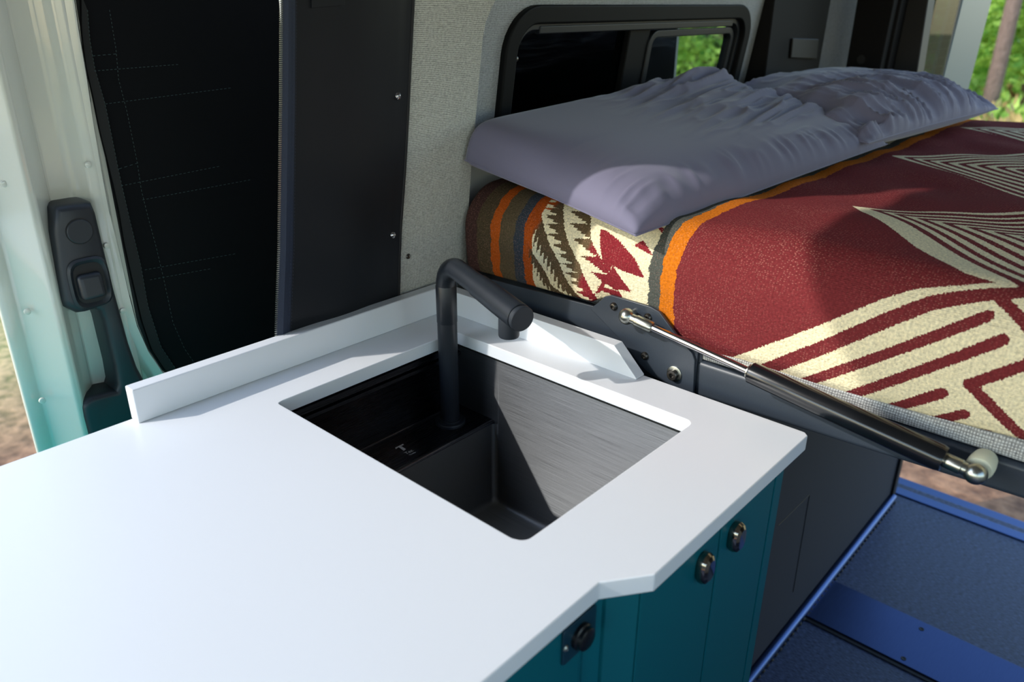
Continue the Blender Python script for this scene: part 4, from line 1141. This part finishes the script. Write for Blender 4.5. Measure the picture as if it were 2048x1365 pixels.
# ------------------------------------------------------------------ storage box under the bed
def build_box():
    root = thing('storage_box', 'dark speckled storage box under the bed beside the teal cabinet', 'storage box', (1.55, 0.7, 0))
    y = .486
    bm = bmesh.new(); bx(bm, .832, 2.27, y, y + .018, 0.0, .892); bx(bm, .832, .85, y + .018, .88, 0, .892); bx(bm, 2.25, 2.27, y + .018, .88, 0, .892)
    obj('side_panel', bm, M_boxside, root, smooth=False)
    bm = bmesh.new(); bx(bm, 2.262, 2.292, y - .008, y + .02, 0.0, .892); obj('corner_trim', bm, M_rubber, root, bevel=.002)
    bm = bmesh.new(); tube(bm, [(.832, y - .010, .012), (2.262, y - .010, .012)], .011, 14); obj('bottom_channel', bm, M_alu, root)
    bm = bmesh.new(); x = .84
    k = 0
    while x < 2.25:
        ball(bm, (x, y - .019, .004), .007, 1, .8, .6, 8); x += .022
    s = obj('track_lug', bm, M_rubber, root); s['kind'] = 'stuff'
    # thin seams in the panel
    bm = bmesh.new()
    for a, b in (((1556, 1052), (1619, 990)), ((1619, 990), (1586, 1185))):
        tube(bm, [on_y(a, y - .0004), on_y(b, y - .0004)], .0009, 5)
    obj('panel_seam', bm, M_rubber, root)
build_box()
# screwed down metal plate across the floor
def build_plate():
    bm = bmesh.new(); bx(bm, 1.602, 1.775, -.85, .470, .0005, .006)
    o = obj('floor_plate', bm, M_plate, bevel=.001); tag(o, 'blue-grey metal plate screwed across the van floor', 'plate')
    for px in ((1655, 1174), (1616, 1225), (1843, 1259), (1807, 1318)):
        q = on_z(px, .006); bm = bmesh.new(); lathe(bm, (q.x, q.y, .0058), (0, 0, 1), [(0, .006), (.001, .006), (.0012, .0045), (.0006, .003), (.0006, 0)], 18)
        obj('screw', bm, M_rubber, o)
    bm = bmesh.new(); bx(bm, 1.590, 1.6015, -.85, .468, .0004, .003); obj('edge_seal', bm, M_rubber, o)
build_plate()

# ------------------------------------------------------------------ outside: trees and shrubs
def foliage_mat(name, c1, c2):
    m, nt, b = new_mat(name); L = nt.links
    oi = nt.nodes.new('ShaderNodeTexCoord'); n = nt.nodes.new('ShaderNodeTexNoise'); n.inputs['Scale'].default_value = 3.0
    L.new(oi.outputs['Object'], n.inputs['Vector'])
    cr = nt.nodes.new('ShaderNodeValToRGB'); cr.color_ramp.elements[0].position = .35; cr.color_ramp.elements[1].position = .65
    cr.color_ramp.elements[0].color = lin(c1); cr.color_ramp.elements[1].color = lin(c2)
    L.new(n.outputs['Fac'], cr.inputs[0]); L.new(cr.outputs[0], b.inputs['Base Color'])
    b.inputs['Roughness'].default_value = .6
    tr = nt.nodes.new('ShaderNodeBsdfTranslucent'); L.new(cr.outputs[0], tr.inputs[0])
    ms = nt.nodes.new('ShaderNodeMixShader'); ms.inputs[0].default_value = .4
    L.new(b.outputs[0], ms.inputs[1]); L.new(tr.outputs[0], ms.inputs[2]); L.new(ms.outputs[0], nt.nodes['Material Output'].inputs[0])
    return m
M_leaf = foliage_mat('fir_needles', (104, 156, 50), (196, 226, 110))
M_leafd = foliage_mat('dark_fir_needles', (34, 66, 34), (84, 124, 54))
M_dry = foliage_mat('dry_shrub', (150, 128, 76), (200, 176, 116))
M_bark = simple('bark', (116, 98, 90), .9, noise=.4, nscale=12, bump=.8, bscale=20, bdist=.03)
def leaf_quads(P, D, size, rs):
    """P centres, D directions -> quads"""
    n = len(P); R1 = rs.normal(size=(n, 3)); S = np.cross(D, R1); S /= np.linalg.norm(S, axis=1)[:, None] + 1e-9
    l = size * (.6 + .8 * rs.rand(n))[:, None]; w = l * .28
    V = np.stack([P - D * l * .5, P + S * w, P + D * l * .5, P - S * w], 1).reshape(-1, 3)
    F = np.arange(4 * n).reshape(n, 4); return V, F
def fir_data(seed, H, R, nb, per, size, z0=.3):
    rs = np.random.RandomState(seed); PP = []; DD = []
    for i in range(nb):
        h = z0 + (H - z0) * rs.rand() ** 1.1; az = rs.rand() * 2 * math.pi; Lb = R * (1 - .8 * (h / H)) * (.6 + .5 * rs.rand())
        t = rs.rand(per) ** .7
        dx, dy = math.cos(az), math.sin(az)
        spread = .22 * Lb * t * (1 - t * .5)
        off = rs.normal(size=per) * spread
        x = dx * Lb * t - dy * off; y = dy * Lb * t + dx * off
        z = h + .12 * Lb * t - .38 * Lb * t ** 2 + rs.normal(size=per) * .03 - np.abs(off) * .25
        PP.append(np.stack([x, y, z], 1))
        d = np.stack([dx - dy * np.sign(off) * .7, dy + dx * np.sign(off) * .7, -.3 + 0 * x], 1) + rs.normal(size=(per, 3)) * .25
        DD.append(d / np.linalg.norm(d, axis=1)[:, None])
    return leaf_quads(np.concatenate(PP), np.concatenate(DD), size, rs)
def mesh_only(name, V, F, mat):
    o = np_obj(name, V, F, mat, smooth=False); me = o.data; bpy.data.objects.remove(o); return me
firA = mesh_only('foliage', *fir_data(1, 7.0, 2.0, 420, 60, .13, 1.1), M_leaf)
firB = mesh_only('foliage', *fir_data(2, 9.0, 2.8, 520, 60, .2, .6), M_leafd)
bm = bmesh.new(); tube(bm, [(0, 0, 0), (.03, 0, 2), (0, .03, 5), (0, 0, 9)], [.17, .14, .09, .02], 14)
bmesh.ops.recalc_face_normals(bm, faces=bm.faces[:]); trunk_me = bpy.data.meshes.new('trunk'); bm.to_mesh(trunk_me); bm.free(); trunk_me.materials.append(M_bark); trunk_me.shade_smooth()
rs = np.random.RandomState(5)
Pn = rs.normal(size=(6000, 3)) * np.array([.4, .4, .16]) + np.array([0, 0, .28]); Dn = rs.normal(size=(6000, 3)) * .35 + np.array([0, 0, .9]); Dn /= np.linalg.norm(Dn, axis=1)[:, None]
shrub_me = mesh_only('foliage', *leaf_quads(Pn, Dn, .09, rs), M_dry)
shrubg_me = shrub_me.copy(); shrubg_me.materials.clear(); shrubg_me.materials.append(M_leaf)
def tree(name, loc, me, label, cat, rot=0, sc=1, trunk=True, group=None):
    t = thing(name, label, cat, loc, group); t.rotation_euler = (0, 0, rot); t.scale = (sc, sc, sc)
    f = bpy.data.objects.new('foliage', me); C.objects.link(f); f.parent = t
    if trunk:
        k = bpy.data.objects.new('trunk', trunk_me); C.objects.link(k); k.parent = t
    return t
G = -.62
def at_dir(px, dist):
    d = ray(px); d.z = 0; d.normalize(); return (d.x * dist, d.y * dist, G)
tree('fir_tree', at_dir((2085, 100), 14.0), firA, 'bright green young fir on the right outside the open rear door', 'tree', .3, .95)
tree('fir_tree', at_dir((1965, 100), 18.0), firA, 'bright green fir beside the edge of the open rear door', 'tree', 1.4, 1.0)
tree('fir_tree', at_dir((1400, 100), 15.0), firA, 'green fir seen through the right pane of the side window', 'tree', 0, 1.0)
for px, dist, lb in ((1835, 12, 'dark young fir seen through the heated glass of the rear door'), (2000, 29, 'dark fir in the forest right behind the grey bare trunk'), (2170, 24, 'dark fir in the forest at the far right edge of the view'),
                     (1240, 23, 'dark fir at the left of the forest beyond the side window'), (1450, 26, 'dark fir standing behind the green fir beyond the side window'), (1650, 25, 'dark fir at the right of the forest beyond the side window')):
    tree('fir_tree', at_dir((px, 100), dist), firB, lb, 'tree', px * .013, .34 if dist == 12 else 1.1)
tall = thing('pine_tree', 'tall grey bare trunk standing among the bright firs', 'tree', at_dir((2014, 60), 12.0))
k = bpy.data.objects.new('trunk', trunk_me); C.objects.link(k); k.parent = tall; k.scale = (.62, .62, 1.3)
for i, (px, d) in enumerate((((2040, 230), 10.0), ((1960, 220), 12.2), ((2075, 190), 18.5), ((1960, 200), 21.5))):
    tree('shrub', at_dir(px, d), shrub_me if i % 2 == 0 else shrubg_me, ['dry straw-coloured shrub nearest the open rear door', 'small green shrub in the dry grass by the rear door', 'dry shrub farther back by the bright firs', 'green shrub beside the rear door edge'][i], 'shrub', i, 1.3, trunk=False)
